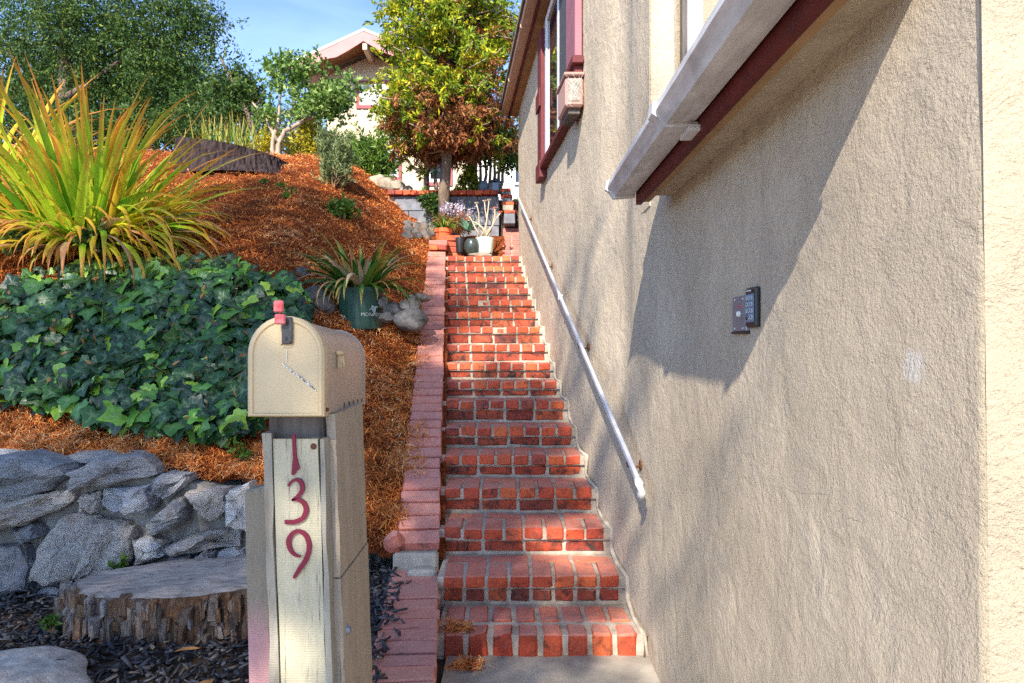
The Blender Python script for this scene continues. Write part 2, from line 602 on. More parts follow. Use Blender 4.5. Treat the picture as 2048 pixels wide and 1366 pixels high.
M['key_face'] = simple('key_panel', (.16, .21, .28), (.13, .17, .23), 15, .5, .05, 80)
M['key'] = simple('key_ring', (.42, .48, .56), (.36, .41, .48), 15, .5, .05, 80)
M['pot_green'] = simple('green_pot', (.035, .10, .065), (.022, .065, .045), 8, .5, .15, 90, .4)
M['pot_terra'] = simple('terracotta', (.60, .15, .05), (.48, .11, .04), 12, .85, .2, 80)
M['pot_pale'] = simple('pale_glaze', (.58, .68, .58), (.44, .54, .46), 12, .3, .1, 50, .5)
M['pot_dark'] = simple('dark_glaze', (.07, .10, .085), (.035, .045, .04), 9, .28, .15, 50, .5)
M['print'] = simple('pot_print', (.62, .66, .62), (.5, .54, .5), 60, .8, .05, 60)
M['house_siding'] = simple('house_siding', (.60, .50, .35), (.54, .45, .31), 3, .85, .2, 50)
M['house_pink'] = simple('house_fascia', (.55, .25, .23), (.48, .21, .20), 4, .8, .2, 50)
M['house_red'] = simple('house_trim', (.33, .10, .10), (.27, .08, .08), 4, .8, .2, 50)
M['white_paint'] = simple('white_paint', (.80, .79, .77), (.74, .72, .70), 4, .8, .1, 50)
M['shingle'] = simple('roof_shingle', (.20, .17, .15), (.11, .09, .08), 9, .95, .6, 60)
M['block'] = simple('concrete_block', (.22, .23, .26), (.13, .135, .155), 8, .95, .6, 110, .1)
M['fence'] = simple('fence_board', (.09, .09, .095), (.04, .04, .045), 8, .9, .5, 60, stretch=(3, 3, .4))
M['succulent'] = simple('succulent_branch', (.52, .44, .32), (.38, .30, .20), 20, .8, .3, 60)
M['agave'] = simple('agave_leaf', (.20, .36, .24), (.14, .27, .17), 12, .5, .1, 40)
M['street'] = simple('bounce_street', (.55, .47, .37), (.47, .40, .31), 2, .95, .3, 60, .1)  # kept pale so that it bounces sunlight into the shade
M['screen'] = simple('insect_screen', (.075, .075, .085), (.055, .055, .065), 20, .6, .1, 200)
M['wall_mortar'] = simple('wall_mortar', (.30, .275, .24), (.10, .09, .08), 12, .95, .8, 70, .1, dist=.012)
M['crack'] = simple('crack_shade', (.36, .29, .20), (.26, .21, .15), 30, .95)
M['dirt'] = simple('soil', (.09, .06, .045), (.04, .028, .02), 9, .98, .8, 60, .1)
M['asphalt'] = simple('asphalt', (.075, .072, .068), (.045, .044, .042), 5, .95, .5, 120, .15)
M['leaf_dry'] = simple('dry_leaf', (.45, .22, .07), (.30, .12, .04), 30, .8, .3, 60)


def m_glass():
    t = NT('window_glass')
    return t.done((.015, .02, .025), .03, None, .9)


M['glass'] = m_glass()


def m_curtain():
    t = NT('curtain')
    return t.done((.62, .60, .57), .9, None, .1)


M['curtain'] = m_curtain()


# ------------------------------------------------------------------ ground and terrain
def nosing(D):
    return .428 * D - 2.381


def xk(D):                     # line between the stairs and the brick edging
    return -.293 - .0875 * (D - 2.81)


A_D = [3.0, 3.4, 4.0, 4.25, 4.9, 5.5, 8.5, 12, 40]
A_V = [.27, .27, .17, .24, .58, .74, .86, .95, 1.0]
B_D = [2.0, 3.30, 3.45, 8.3, 9.0, 9.6, 12, 20, 45]
B_V = [-1.15, -1.10, nosing(3.45) - .05, nosing(8.3) - .05, 1.42, 1.62, 2.05, 3.55, 5.2]


def height_np(x, D):
    u = (-.293 - .0875 * (D - 2.81)) - x
    s = npstep(.05, 1.65, u) + .035 * np.clip(u - 1.6, 0, 6)
    z = np.interp(D, B_D, B_V) + np.interp(D, A_D, A_V) * s
    return z


def height(x, D):
    return float(height_np(np.array([x]), np.array([D]))[0])


def hit(px, py, d0=3.45, d1=22.0):
    """where the ray through a photograph pixel meets the hillside"""
    prev = None
    D = d0
    while D < d1:
        p = P(px, py, D)
        if p.z <= height(p.x, D):
            return Vector((p.x, D, height(p.x, D)))
        D += .02
    p = P(px, py, d1)
    return Vector((p.x, d1, height(p.x, d1)))


# far ground sheet to the horizon
g = MB()
g.v = [Vector(p) for p in ((-600, -600, -1.34), (600, -600, -1.34), (600, 900, -1.34), (-600, 900, -1.34))]
g.f = [[0, 1, 2, 3]]
g.obj('ground', M['asphalt'], kind='structure')
# unseen pale concrete street, added to bounce full sun into the shade
st = MB()
st.v = [Vector(p) for p in ((-60, -26, -1.325), (60, -26, -1.325), (60, .85, -1.325), (-60, .85, -1.325))]
st.f = [[0, 1, 2, 3]]
st.obj('street', M['street'], kind='structure')
# soil under the black mulch
g = MB()
N = 60
for i in range(N + 1):
    for j in range(N + 1):
        x, y = -4.2 + 3.95 * i / N, .9 + 2.8 * j / N
        g.v.append(Vector((x, y, -1.285 + .02 * noise.noise((x * 3, y * 3, 0)))))
for i in range(N):
    for j in range(N):
        a = i * (N + 1) + j
        g.f.append([a, a + N + 1, a + N + 2, a + 1])
g.obj('soil_ground', M['dirt'], kind='structure', smooth=True)
sbk = MB()
sbk.prism([Vector((-.62, 1.6, -1.12)), Vector((-.62, 1.6, -1.34)), Vector((-.44, 1.6, -1.34)), Vector((-.42, 1.6, -1.12))], (-.13, 1.72, 0))
sbk.obj('soil_bank', M['dirt'], kind='structure')
# concrete apron in front of the stairs
g = MB()
N = 40
for i in range(N + 1):
    for j in range(N + 1):
        x, y = -.262 + 2.2 * i / N, -3 + 5.86 * j / N
        g.v.append(Vector((x, y, -1.262 + .006 * noise.noise((x * 4, y * 4, 5)))))
for i in range(N):
    for j in range(N):
        a = i * (N + 1) + j
        g.f.append([a, a + N + 1, a + N + 2, a + 1])
g.obj('concrete_pavement', M['concrete'], kind='structure', smooth=True)

# the mulched hillside
uu = np.concatenate([np.arange(-.02, 5.6, .03), np.arange(5.7, 16, .35)])
dd = np.concatenate([np.arange(3.36, 9.8, .03), np.arange(9.9, 24, .3), np.arange(24, 46, 1.5)])
DD, UU = np.meshgrid(dd, uu, indexing='ij')
XX = -.293 - .0875 * (DD - 2.81) - UU
DD = np.maximum(DD, 3.36 + .27 * npstep(.35, .62, UU))
XX = np.where(DD < 3.7, -.293 - .0875 * (DD - 2.81) - UU, XX)
ZZ = height_np(XX, DD)
flat = np.stack([XX.ravel(), DD.ravel(), ZZ.ravel()], 1)
disp = np.array([.055 * noise.fractal((p[0] * 5, p[1] * 5, 1.3), .9, 2.1, 4) + .034 * noise.noise((p[0] * 13, p[1] * 15, 7)) for p in flat]) if True else 0
flat[:, 2] += disp * np.clip((UU.ravel()) / .12, .15, 1)
ni, nj = DD.shape
idx = np.arange(ni * nj).reshape(ni, nj)
quads = np.stack([idx[:-1, :-1], idx[1:, :-1], idx[1:, 1:], idx[:-1, 1:]], -1).reshape(-1, 4)
add('hillside', np_mesh('hillside', flat, quads[:, ::-1], M['mulch'], smooth=True), kind='structure')


def strips(n, pos, direc, up, length, width, bend):
    """n curved three-point strips -> verts, quads"""
    side = np.cross(direc, up)
    side /= np.linalg.norm(side, axis=1, keepdims=True) + 1e-9
    V = np.zeros((n, 6, 3))
    for k, t in enumerate((-.5, 0, .5)):
        c = pos + direc * (length * t)[:, None] + up * (bend * (1 - 4 * t * t))[:, None]
        wv = side * (width * (.5 if k != 1 else 1) * .5)[:, None]
        V[:, k * 2] = c - wv
        V[:, k * 2 + 1] = c + wv
    base = (np.arange(n) * 6)[:, None]
    Q = np.concatenate([base + np.array([[0, 1, 3, 2]]), base + np.array([[2, 3, 5, 4]])], 0)
    return V.reshape(-1, 3), Q


nF = 210000
# denser near the camera
Dr = 3.38 / (1 - rng.random(nF) * (1 - 3.38 / 10.5))
frus = .86 * Dr
xr = xk(Dr) - .08 - rng.random(nF) ** 1.0 * np.minimum(frus + xk(Dr), 6.5)
zr = height_np(xr, Dr) + .012 + .03 * rng.random(nF) ** 2
ur = (-.293 - .0875 * (Dr - 2.81)) - xr
okf = (ur > .20 - .11 * rng.random(nF) ** 2 * (.4 + 1.2 * (np.sin(Dr * 5) * .5 + .5))) & (Dr > 3.36 + .24 * npstep(.35, .62, ur))
Dr, xr, zr, ur = Dr[okf], xr[okf], zr[okf], ur[okf]
nF = len(Dr)
clump = np.array([noise.noise((a * 5, b * 5, 1.3)) for a, b in zip(xr, Dr)])
zr += .055 * clump + .034 * np.array([noise.noise((a * 13, b * 13, 7)) for a, b in zip(xr, Dr)])
zr += .03 * (1 - npstep(.12, .26, ur))
ang = rng.random(nF) * 2 * PI
dirv = np.stack([np.cos(ang), np.sin(ang), (rng.random(nF) - .35) * .9 + .3 * np.sin(ang)], 1)
dirv /= np.linalg.norm(dirv, axis=1, keepdims=True)
up = np.stack([rng.normal(0, .4, nF), -.35 + rng.normal(0, .4, nF), np.ones(nF)], 1)
up /= np.linalg.norm(up, axis=1, keepdims=True)
V, Q = strips(nF, np.stack([xr, Dr, zr], 1), dirv, up, .014 + .066 * rng.random(nF) ** 2.2, (.002 + .0055 * rng.random(nF) ** 2.5) * (Dr / 5) ** .5, .012 * rng.normal(0, 1, nF))
patch = np.array([noise.fractal((a * 1.3, b * 1.3, 4.4), 1, 2, 3) for a, b in zip(xr, Dr)])
tint = np.repeat(np.clip(rng.random(nF) ** 1.1 * .85 + .10 + .25 * clump + .22 * patch + .25 * (rng.random(nF) < .04), 0, 1), 6)  # strands painted darker in hollows, lighter on raised clumps
add('bark_mulch', np_mesh('bark_mulch', V, Q, M['fiber'], {'tint': tint}), kind='stuff', label='shredded orange bark mulch spread over the hillside beside the brick stairs', cat='mulch')

# black wood chips round the stump and between post and brick edging
nC = 7500
cx = -3.3 + 2.95 * rng.random(nC)
cy = 1.75 + 1.8 * rng.random(nC)
keep = (cx < -.30 - .02) & ~((cy > 3.5) & (cx < -.9))
cx, cy = cx[keep], cy[keep]
nC = len(cx)
edge = np.clip((cx + .78) / .3, 0, 1)
keep2 = (rng.random(nC) > edge * .45) & (cx < xk(cy) - .22 + .10 * rng.random(nC) ** 2.5)
cx, cy = cx[keep2], cy[keep2]
nC = len(cx)
nX = 900
yx = 2.0 + 1.3 * rng.random(nX)
xx_ = xk(yx) - .24 - .26 * rng.random(nX) + .12 * rng.random(nX) ** 3
cx, cy = np.concatenate([cx, xx_]), np.concatenate([cy, yx])
nC = len(cx)
isx = np.arange(nC) >= nC - nX
cz = -1.268 + .03 * rng.random(nC) + .05 * np.clip((cx + 1.0) / .5, 0, 1) + .10 * npstep(-.9, -.6, cx) * npstep(2.2, 3.0, cy)
cz = np.where(isx, np.where(cx > xk(cy) - .235, -1.082 + .012 * rng.random(nC), -1.10 - .06 * rng.random(nC)), cz)
V = np.zeros((nC, 8, 3))
ln, wd, th = .02 + .045 * rng.random(nC), .006 + .011 * rng.random(nC), .003 + .005 * rng.random(nC)
yaw, pit, rol = rng.random(nC) * 2 * PI, rng.normal(0, .35, nC), rng.normal(0, .5, nC)
for k in range(8):
    a = ((k & 1) - .5) * ln
    b = ((k >> 1 & 1) - .5) * wd * (1 - .5 * (k & 1) * rng.random(nC))
    c = ((k >> 2) - .5) * th
    b2, c2 = b * np.cos(rol) - c * np.sin(rol), b * np.sin(rol) + c * np.cos(rol)
    a2, c3 = a * np.cos(pit) - c2 * np.sin(pit), a * np.sin(pit) + c2 * np.cos(pit)
    V[:, k] = np.stack([cx + a2 * np.cos(yaw) - b2 * np.sin(yaw), cy + a2 * np.sin(yaw) + b2 * np.cos(yaw), cz + c3], 1)
base = (np.arange(nC) * 8)[:, None]
Q = np.concatenate([base + np.array([q]) for q in ((0, 2, 3, 1), (4, 5, 7, 6), (0, 1, 5, 4), (2, 6, 7, 3), (0, 4, 6, 2), (1, 3, 7, 5))], 0)
add('wood_chips', np_mesh('wood_chips', V.reshape(-1, 3), Q, M['chip'], {'tint': np.repeat(rng.random(nC) ** .8, 8)}), kind='stuff', label='black dyed wood chips around the low stump and mailbox post', cat='wood chips')

# ------------------------------------------------------------------ bricks
_bc = {}


def brick_mesh(sx, sy, sz, m, bev=.006, jit=.0022, nvar=4):
    key = (round(sx, 3), round(sy, 3), round(sz, 3), m.name)
    if key not in _bc:
        lst = []
        for _ in range(nvar):
            bm = bmesh.new()
            bmesh.ops.create_cube(bm, size=1)
            bmesh.ops.scale(bm, vec=(sx, sy, sz), verts=bm.verts)
            bmesh.ops.bevel(bm, geom=list(bm.edges), offset=bev, segments=1, affect='EDGES', profile=.5)
            for v in bm.verts:
                v.co += Vector((random.gauss(0, jit), random.gauss(0, jit), random.gauss(0, jit)))
            me = bpy.data.meshes.new('brick')
            bm.to_mesh(me)
            bm.free()
            me.materials.append(m)
            lst.append(me)
        _bc[key] = lst
    return random.choice(_bc[key])


def brick(c, size, parent, m='brick', rot=(0, 0, 0), name='brick', bev=.006, jit=.0022, wob=.006):
    o = bpy.data.objects.new(name, brick_mesh(*size, M[m], bev, jit))
    COL.objects.link(o)
    attach(o, parent)
    o.location = c
    o.rotation_euler = (rot[0] + random.gauss(0, wob), rot[1] + random.gauss(0, wob), rot[2] + random.gauss(0, wob))
    return o


# ------------------------------------------------------------------ the brick stairs
NOSE_Y = [1268, 1151, 1056, 976, 910, 854, 801, 762, 725.5, 688.5, 653, 623.5, 599, 576, 552.8, 532, 511.7]
stairs = thing('brick_staircase', 'straight flight of red brick steps with pale mortar joints beside the stucco wall', 'stairs', (.1, 2.8, -1.28))
core = MB()
SD, SZ = [], []
for n in range(17):
    D = 2.81 + .3106 * n
    SD.append(D)
    SZ.append((683 - NOSE_Y[n]) / F * D)
XR = lambda D: .513 - .0868 * (D - 2.81)
for n in range(17):
    D, z = SD[n], SZ[n]
    Dn = SD[n + 1] if n < 16 else D + .30
    xl, xr = xk(D) + .006, XR(D)
    zlow = SZ[n - 1] if n else -1.275
    pit = (xr - xl) / 8
    # mortar body of this step, just behind the faces of the bricks
    core.box2((xl - .02, D + (.012 if n == 0 else .034), zlow - .25), (xr + .075, Dn + .25, z - .05))
    core.box2((xl - .019, D + .009, z - (.095 if n == 0 else .062)), (xr + .074, Dn + .20, z - .0085))
    jw = .0155
    if n == 0:
        for k in range(8):
            brick((xl + pit * (k + .5), D + .052, z - .052), (pit - jw - .002, .104, .104), stairs, wob=.012, bev=.011)
            brick((xl + pit * (k + .5) - .004, D + .062 + .16, z - .031), (pit - jw, .165, .057), stairs, wob=.01, bev=.008)
        continue
    for k in range(8):
        brick((xl + pit * (k + .5), D + .1 + random.gauss(0, .0025), z - .0285 + random.gauss(0, .0015)), (pit - jw, .2, .057), stairs, wob=.008, bev=.0055)
    rh = z - .057 - .012 - zlow - .006
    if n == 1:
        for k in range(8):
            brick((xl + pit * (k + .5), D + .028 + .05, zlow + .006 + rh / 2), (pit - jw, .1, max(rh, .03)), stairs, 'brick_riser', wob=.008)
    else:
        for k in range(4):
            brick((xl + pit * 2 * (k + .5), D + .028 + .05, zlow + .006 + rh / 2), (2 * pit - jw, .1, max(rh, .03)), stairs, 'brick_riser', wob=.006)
    if n <= 9:
        tw = Dn - (D + .2) - .012
        for k in range(4):
            brick((xl + pit * 2 * (k + .5), D + .2 + .012 + tw / 2, z - .03), (2 * pit - jw, tw - .004, .05), stairs, wob=.006)
core.obj('mortar_bed', M['mortar'], stairs, bevel=.003)
# rough lip of mortar between the stairs and the wall
lip = MB()
pts, rad = [], []
for n in range(17):
    for (dD, dz) in ((-.012, -.10 if n else -.09), (-.012, .0), (.15, .004)):
        D = SD[n] + dD
        pts.append((XR(D) + .024 + random.gauss(0, .003), D + .006, SZ[n] + dz - .006))
        rad.append(.007 + .006 * random.random())
lip.tube(pts, rad, 7)
lip.obj('mortar_lip', M['mortar'], stairs, smooth=True)

# ------------------------------------------------------------------ sloping brick edging on the left of the stairs
edging = thing('brick_edging', 'low kerb wall capped with crosswise bricks up the left side of the stairs', 'brick edging', (-.4, 3, -1.2))
body = MB()
sl_a = math.atan(.428)
D = 3.335
while D < 7.9:
    xc = xk(D) - .012
    brick((xc - .1 + random.gauss(0, .003), D + .049, nosing(D + .049) - .025 + random.gauss(0, .003)), (.2, .094, .056), edging, 'brick_pink', (sl_a, 0, .08), wob=.012, bev=.006)
    D += .0985
for (a, b) in ((3.34, 4.5), (4.5, 5.7), (5.7, 6.9), (6.9, 7.95)):
    p = []
    for DD_, up_ in ((a, 0), (b, 0), (b, 1), (a, 1)):
        p.append(Vector((xk(DD_) - .018, DD_, nosing(DD_) - (.055 if up_ else .62))))
    body.prism(p, (-.185, .0, 0))
# lower level stretch
D = 1.55
while D < 3.3:
    xc = xk(D) - .008
    zz = -1.095 + .02 * (D - 2.2)
    brick((xc - .112 + random.gauss(0, .003), D + .05, zz - .027 + random.gauss(0, .002)), (.224, .0955, .056), edging, 'brick_path', (.02, 0, .085), wob=.008, bev=.006)
    D += .0995
body.prism([Vector((xk(1.5) - .016, 1.5, -1.35)), Vector((xk(3.33) - .016, 3.33, -1.35)), Vector((xk(3.33) - .016, 3.33, -1.125)), Vector((xk(1.5) - .016, 1.5, -1.158))], (-.205, 0, 0))
body.obj('kerb_core', M['mortar'], edging)
# faces of the bricks on the stair side of the lower stretch
D = 1.55
while D < 3.2:
    brick((xk(D + .1) - .020, D + .1, -1.19), (.02, .19, .06), edging, 'brick', (0, 0, .0873))
    D += .2
c = MB().box2((xk(3.3) - .225, 3.285, -1.09), (xk(3.3) - .012, 3.345, -.995))
c.box2((xk(3.25) - .15, 3.215, -1.11), (xk(3.25) - .016, 3.275, -1.052))
c.obj('concrete_step', M['concrete'], edging, bevel=.012)
# little end pillar at the top of the edging
for (py, dd_, two) in ((485, 7.93, False), (495, 7.91, True)):
    zc = (683 - py) / F * dd_
    if two:
        for s in (-1, 1):
            brick((xk(dd_) - .1 + s * .05, dd_ + .1, zc), (.093, .2, .055), edging, 'brick', (0, 0, .0))
    else:
        brick((xk(dd_) - .1, dd_ + .1, zc), (.205, .2, .058), edging, 'brick_pink', (0, 0, .05))

# pillar behind that carries the terracotta pot
pil = thing('brick_pillar', 'short brick pillar under the terracotta pot at the stair top', 'brick pillar', (-.66, 8.2, .9))
for k, py in enumerate((477, 488.5, 500, 511, 522)):
    brick((-.715 if k % 2 else -.72, 8.22, (683 - py) / F * 8.15), (.24, .2, .058), pil, 'brick', wob=.015)
MB().box2((-.82, 8.14, .6), (-.625, 8.30, 1.14)).obj('mortar_core', M['mortar'], pil)


# ------------------------------------------------------------------ the stucco house on the right
def xw(D, z=0):
    x = min(.55 - .0874 * (D - 2.81), .548 + .004 * (2.81 - D))
    gro = sstep(-.7, .1, z)
    x += .055 * gro * math.exp(-((D - 3.42) / .27) ** 2)
    x -= .012 * gro * math.exp(-((D - 2.80) / .2) ** 2)
    x += .007 * noise.noise((D * 1.6, z * 1.6, 3.1)) + .0025 * noise.noise((D * 6, z * 6, 9.1))
    return x


house = thing('stucco_house', 'tan stucco house with maroon trim and white gutter along the right of the stairs', 'house', (.6, 5, -1.3))


def wall_grid(path_fn, s0, s1, ns, z0, z1, nz_, name, m):
    V, Fq = [], []
    for i in range(ns + 1):
        for j in range(nz_ + 1):
            V.append(path_fn(s0 + (s1 - s0) * i / ns, z0 + (z1 - z0) * j / nz_))
    for i in range(ns):
        for j in range(nz_):
            a = i * (nz_ + 1) + j
            Fq.append([a, a + 1, a + nz_ + 2, a + nz_ + 1])
    return add(name, mesh_of(name, V, Fq, m, True), house)


WFN = lambda D, z: Vector((xw(D, z), D, z))
wall_grid(WFN, .832, 2.72, 70, -1.4, .60, 60, 'garage_wall', M['stucco'])
wall_grid(WFN, 2.72, 8.23, 150, -1.4, 2.78, 110, 'side_wall', M['stucco'])
# far end and back of the house body
bd = MB()
bd.box2((.115, 7.9, -1.4), (5.5, 8.225, 2.78))
bd.box2((5.0, .9, -1.4), (5.5, 7.9, 2.78))
bd.obj('rear_wall', M['stucco'], house)


# return of the garage wall facing the street, with a hand-trowelled arris
def ret(x, z):
    t = x - .556
    return Vector((x + .012 * z * -1 * math.exp(-t * 3), .812 - .010 * math.exp(-(t / .03) ** 2) * -1 + .006 * noise.noise((x * 2, z * 2, 4)) * min(1, t * 8), z))


wall_grid(lambda s, z: ret(.556 + s, z), 0, 3.6, 90, -1.4, .60, 40, 'street_wall', M['stucco_sun_dimmed'])
# rounded arris between the two
ar = MB()
for i in range(41):
    z = -1.4 + 2.0 * i / 40
    a = Vector((xw(.832, z), .832, z))
    b = ret(.566, z)
    mid = (a + b) / 2 + Vector((-.0035 + .002 * noise.noise((0, z * 9, 2)), -.004, 0))
    ar.v += [a, mid, b]
for i in range(40):
    for k in range(2):
        p = i * 3 + k
        ar.f.append([p, p + 3, p + 4, p + 1])
ar.obj('wall_corner', M['stucco_sun_dimmed'], house, smooth=True)
# upper storey wall that faces the street above the garage roof
up = MB()
up.box2((.536, 2.70, .5), (.655, 2.95, 2.78))
up.obj('upper_corner', M['stucco'], house, bevel=.03)
MB().box2((.655, 2.69, .5), (.673, 2.95, 2.78)).obj('corner_gap', M['wood_grey'], house)
MB().box2((.673, 2.665, .5), (.728, 2.95, 2.78)).obj('corner_board', M['white_frame'], house, bevel=.004)
MB().box2((.728, 2.70, .5), (5.0, 2.95, 2.78)).obj('upper_wall', M['stucco_sun_dimmed'], house)
# roofs
rf = MB().prism([Vector((.10, 0, 2.82)), Vector((.10, 0, 2.78)), Vector((5.8, 0, 4.6)), Vector((5.8, 0, 4.66))], (0, 6.0, 0))
for k, v in enumerate(rf.v):
    v.y += 2.45
    v.x += -.0874 * (v.y - 2.81) + .24
rf.obj('upper_roof', M['shingle'], house)
MB().prism([Vector((.425, .93, .60)), Vector((.425, .93, .635)), Vector((4.2, .93, 1.55)), Vector((4.2, .93, 1.50))], (0, 1.50, 0)).obj('garage_roof', M['shingle'], house)

# lower gutter (along the garage eave), fascia, soffit board
gut = MB()
prof = [(.330, .545), (.327, .525), (.340, .515), (.352, .497), (.418, .503), (.420, .600), (.414, .600), (.412, .512), (.356, .507), (.345, .522), (.336, .53), (.337, .545)]
gut.prism([Vector((x, .93, z)) for x, z in prof], (0, 1.47, 0))
gut.obj('gutter', M['gutter_white'], house, angle=.5)
cap = MB().prism([Vector((x, 2.401, z)) for x, z in [(.323, .55), (.320, .522), (.335, .511), (.349, .490), (.423, .496), (.424, .603)]], (0, .022, 0))
cap.prism([Vector((x, .908, z)) for x, z in [(.323, .55), (.320, .522), (.335, .511), (.349, .490), (.423, .496), (.424, .603)]], (0, .022, 0))
cap.obj('gutter_cap', M['gutter_white'], house)
clipz = MB().prism([Vector((x, 1.60, z)) for x, z in [(.322, .55), (.320, .522), (.335, .511), (.349, .490), (.425, .492), (.425, .503), (.353, .497), (.341, .516), (.328, .526), (.331, .55)]], (0, .05, 0))
clipz.box2((.40, 1.585, .478), (.428, 1.665, .492))
clipz.obj('gutter_joint', M['gutter_white'], house)
MB().box2((.426, .93, .470), (.446, 2.41, .60)).obj('fascia', M['maroon'], house, bevel=.002)
MB().box2((.448, .93, .478), (.474, 2.40, .497)).obj('soffit_board', M['soffit'], house, bevel=.002)
MB().box2((.448, .94, .500), (.56, 2.40, .518)).obj('soffit', M['stucco'], house)
# upper gutter and eave
dirw = Vector((-.0874, 1, 0))


def along_wall(offs_prof, D0, D1, name, m, bevel=0):
    b = MB()
    b.prism([Vector((.55 - .0874 * (D0 - 2.81) - o, D0, z)) for o, z in offs_prof], dirw * (D1 - D0))
    return b.obj(name, m, house, bevel=bevel)


along_wall([(.185, 2.83), (.19, 2.73), (.185, 2.72), (.105, 2.72), (.105, 2.83), (.11, 2.83), (.11, 2.728), (.18, 2.728)], 2.5, 8.42, 'eave_gutter', M['gutter_tan'])
along_wall([(.103, 2.69), (.103, 2.84), (.082, 2.84), (.082, 2.69)], 2.5, 8.44, 'eave_fascia', M['maroon'])
along_wall([(.080, 2.71), (.080, 2.73), (-.05, 2.73), (-.05, 2.71)], 2.5, 8.42, 'eave_soffit', M['soffit'])
along_wall([(.194, 2.835), (.194, 2.79), (.190, 2.79), (.190, 2.835)], 2.5, 8.42, 'gutter_lip', M['gutter_white'])
for D0 in (4.6, 6.05, 7.3):
    along_wall([(.192, 2.80), (.197, 2.725), (.19, 2.712), (.10, 2.712), (.10, 2.719), (.187, 2.719)], D0, D0 + .04, 'gutter_joint', M['gutter_tan'])

# window with frame, glass, shutters
WX = lambda D, o: .55 - .0874 * (D - 2.81) - o


def wbox(D0, D1, z0, z1, o0, o1, name, m, parent=house, bevel=.003):
    b = MB()
    b.prism([Vector((WX(D0, o0), D0, z0)), Vector((WX(D0, o1), D0, z0)), Vector((WX(D0, o1), D0, z1)), Vector((WX(D0, o0), D0, z1))], dirw * (D1 - D0))
    return b.obj(name, m, parent, bevel=bevel)


win = wbox(4.62, 5.72, 1.50, 2.62, .004, .010, 'window', M['glass'], bevel=0)
wbox(5.655, 5.74, 1.47, 2.64, .0, .024, 'frame', M['white_frame'], win)
wbox(4.56, 4.64, 1.47, 2.64, .0, .026, 'frame', M['white_frame'], win)
wbox(5.02, 5.09, 1.521, 2.589, .006, .024, 'frame', M['white_frame'], win)
wbox(4.642, 5.018, 1.521, 2.589, .011, .020, 'screen', M['screen'], win)
wbox(4.642, 5.653, 1.47, 1.52, .0, .023, 'frame', M['white_frame'], win)
wbox(4.642, 5.653, 2.59, 2.64, .0, .023, 'frame', M['white_frame'], win)
wbox(4.5, 5.80, 1.425, 1.468, .0, .06, 'sill', M['maroon'], win)
sh = wbox(4.18, 4.50, 1.70, 2.6, .012, .055, 'shutter', M['shutter'])
wbox(4.15, 4.53, 1.655, 1.70, .008, .075, 'shutter_rail', M['shutter_red'], sh)
wbox(4.19, 4.5, 1.60, 1.652, .008, .055, 'shutter_foot', M['shutter_red'], sh)
sh2 = wbox(5.80, 6.02, 1.50, 2.6, .012, .05, 'shutter', M['shutter_red'])
wbox(5.78, 6.04, 1.36, 1.498, .008, .065, 'shutter_foot', M['shutter_red'], sh2)
wbox(5.79, 6.03, 1.95, 2.1, .052, .066, 'shutter_rail', M['shutter_red'], sh2)
# weathered little box below the near shutter
bx = thing('wall_box', 'small weathered pink wooden box hung with cobwebs under the near shutter', 'wall box', (WX(4.3, .05), 4.3, 1.45))
wbox(4.16, 4.46, 1.40, 1.575, .006, .115, 'box_body', M['box_pink'], bx, .012)
wbox(4.14, 4.48, 1.577, 1.597, .004, .125, 'lid', M['box_pink'], bx, .006)
wbox(4.155, 4.162, 1.43, 1.56, .03, .098, 'front_panel', M['rock'], bx, .0)
wbox(4.2, 4.44, 1.365, 1.398, .02, .09, 'bracket', M['wood_grey'], bx, .004)

cw = MB()
for k in range(16):
    D0 = random.uniform(4.13, 4.17)
    a = Vector((WX(D0, random.uniform(.0, .12)), D0, random.uniform(1.40, 1.60)))
    c = Vector((WX(D0, random.uniform(-.0, .12)), D0 - random.uniform(0, .03), random.uniform(1.38, 1.60)))
    cw.tube([a, (a + c) / 2 + Vector((0, -.004, -.012)), c], .00045, 4)
cw.obj('cobweb', M['white_paint'], bx)
# paint patch and hairline cracks on the stucco
pt = MB()
cp = Vector((xw(.965, -.035) - .0015, .965, -.035))


def crack(pts, wid):
    b = MB()
    fin = [pts[0]]
    for a, c_ in zip(pts[:-1], pts[1:]):
        for k in range(1, 7):
            fin.append((a[0] + (c_[0] - a[0]) * k / 6 + random.gauss(0, 1.2), a[1] + (c_[1] - a[1]) * k / 6 + random.gauss(0, 2.2)))
    pts = fin
    for (x0, y0), (x1, y1) in zip(pts[:-1], pts[1:]):
        def onw(px, py):
            s = (px - 1024) / F
            Dw = .55 / s
            for _ in range(30):
                Dw = xw(Dw, (683 - py) / F * Dw) / s
            return Vector((xw(Dw, (683 - py) / F * Dw) - .0003, Dw, (683 - py) / F * Dw))
        a, c_ = onw(x0, y0), onw(x1, y1)
        b.prism([a, c_, c_ + Vector((0, .0, wid * random.uniform(.3, 1.1))), a + Vector((0, 0, wid * random.uniform(.3, 1.1)))], (.004, 0, 0))
    return b


cb = crack([(1440, 935), (1500, 960), (1560, 975), (1600, 985), (1655, 990), (1668, 1010), (1690, 1035), (1730, 1045)], .0005)
b2 = crack([(1770, 1015), (1800, 1030), (1830, 1045)], .0006)
k0 = len(cb.v)
cb.v += b2.v
cb.f += [[i + k0 for i in f] for f in b2.f]
cb.obj('wall_crack', M['crack'], house)

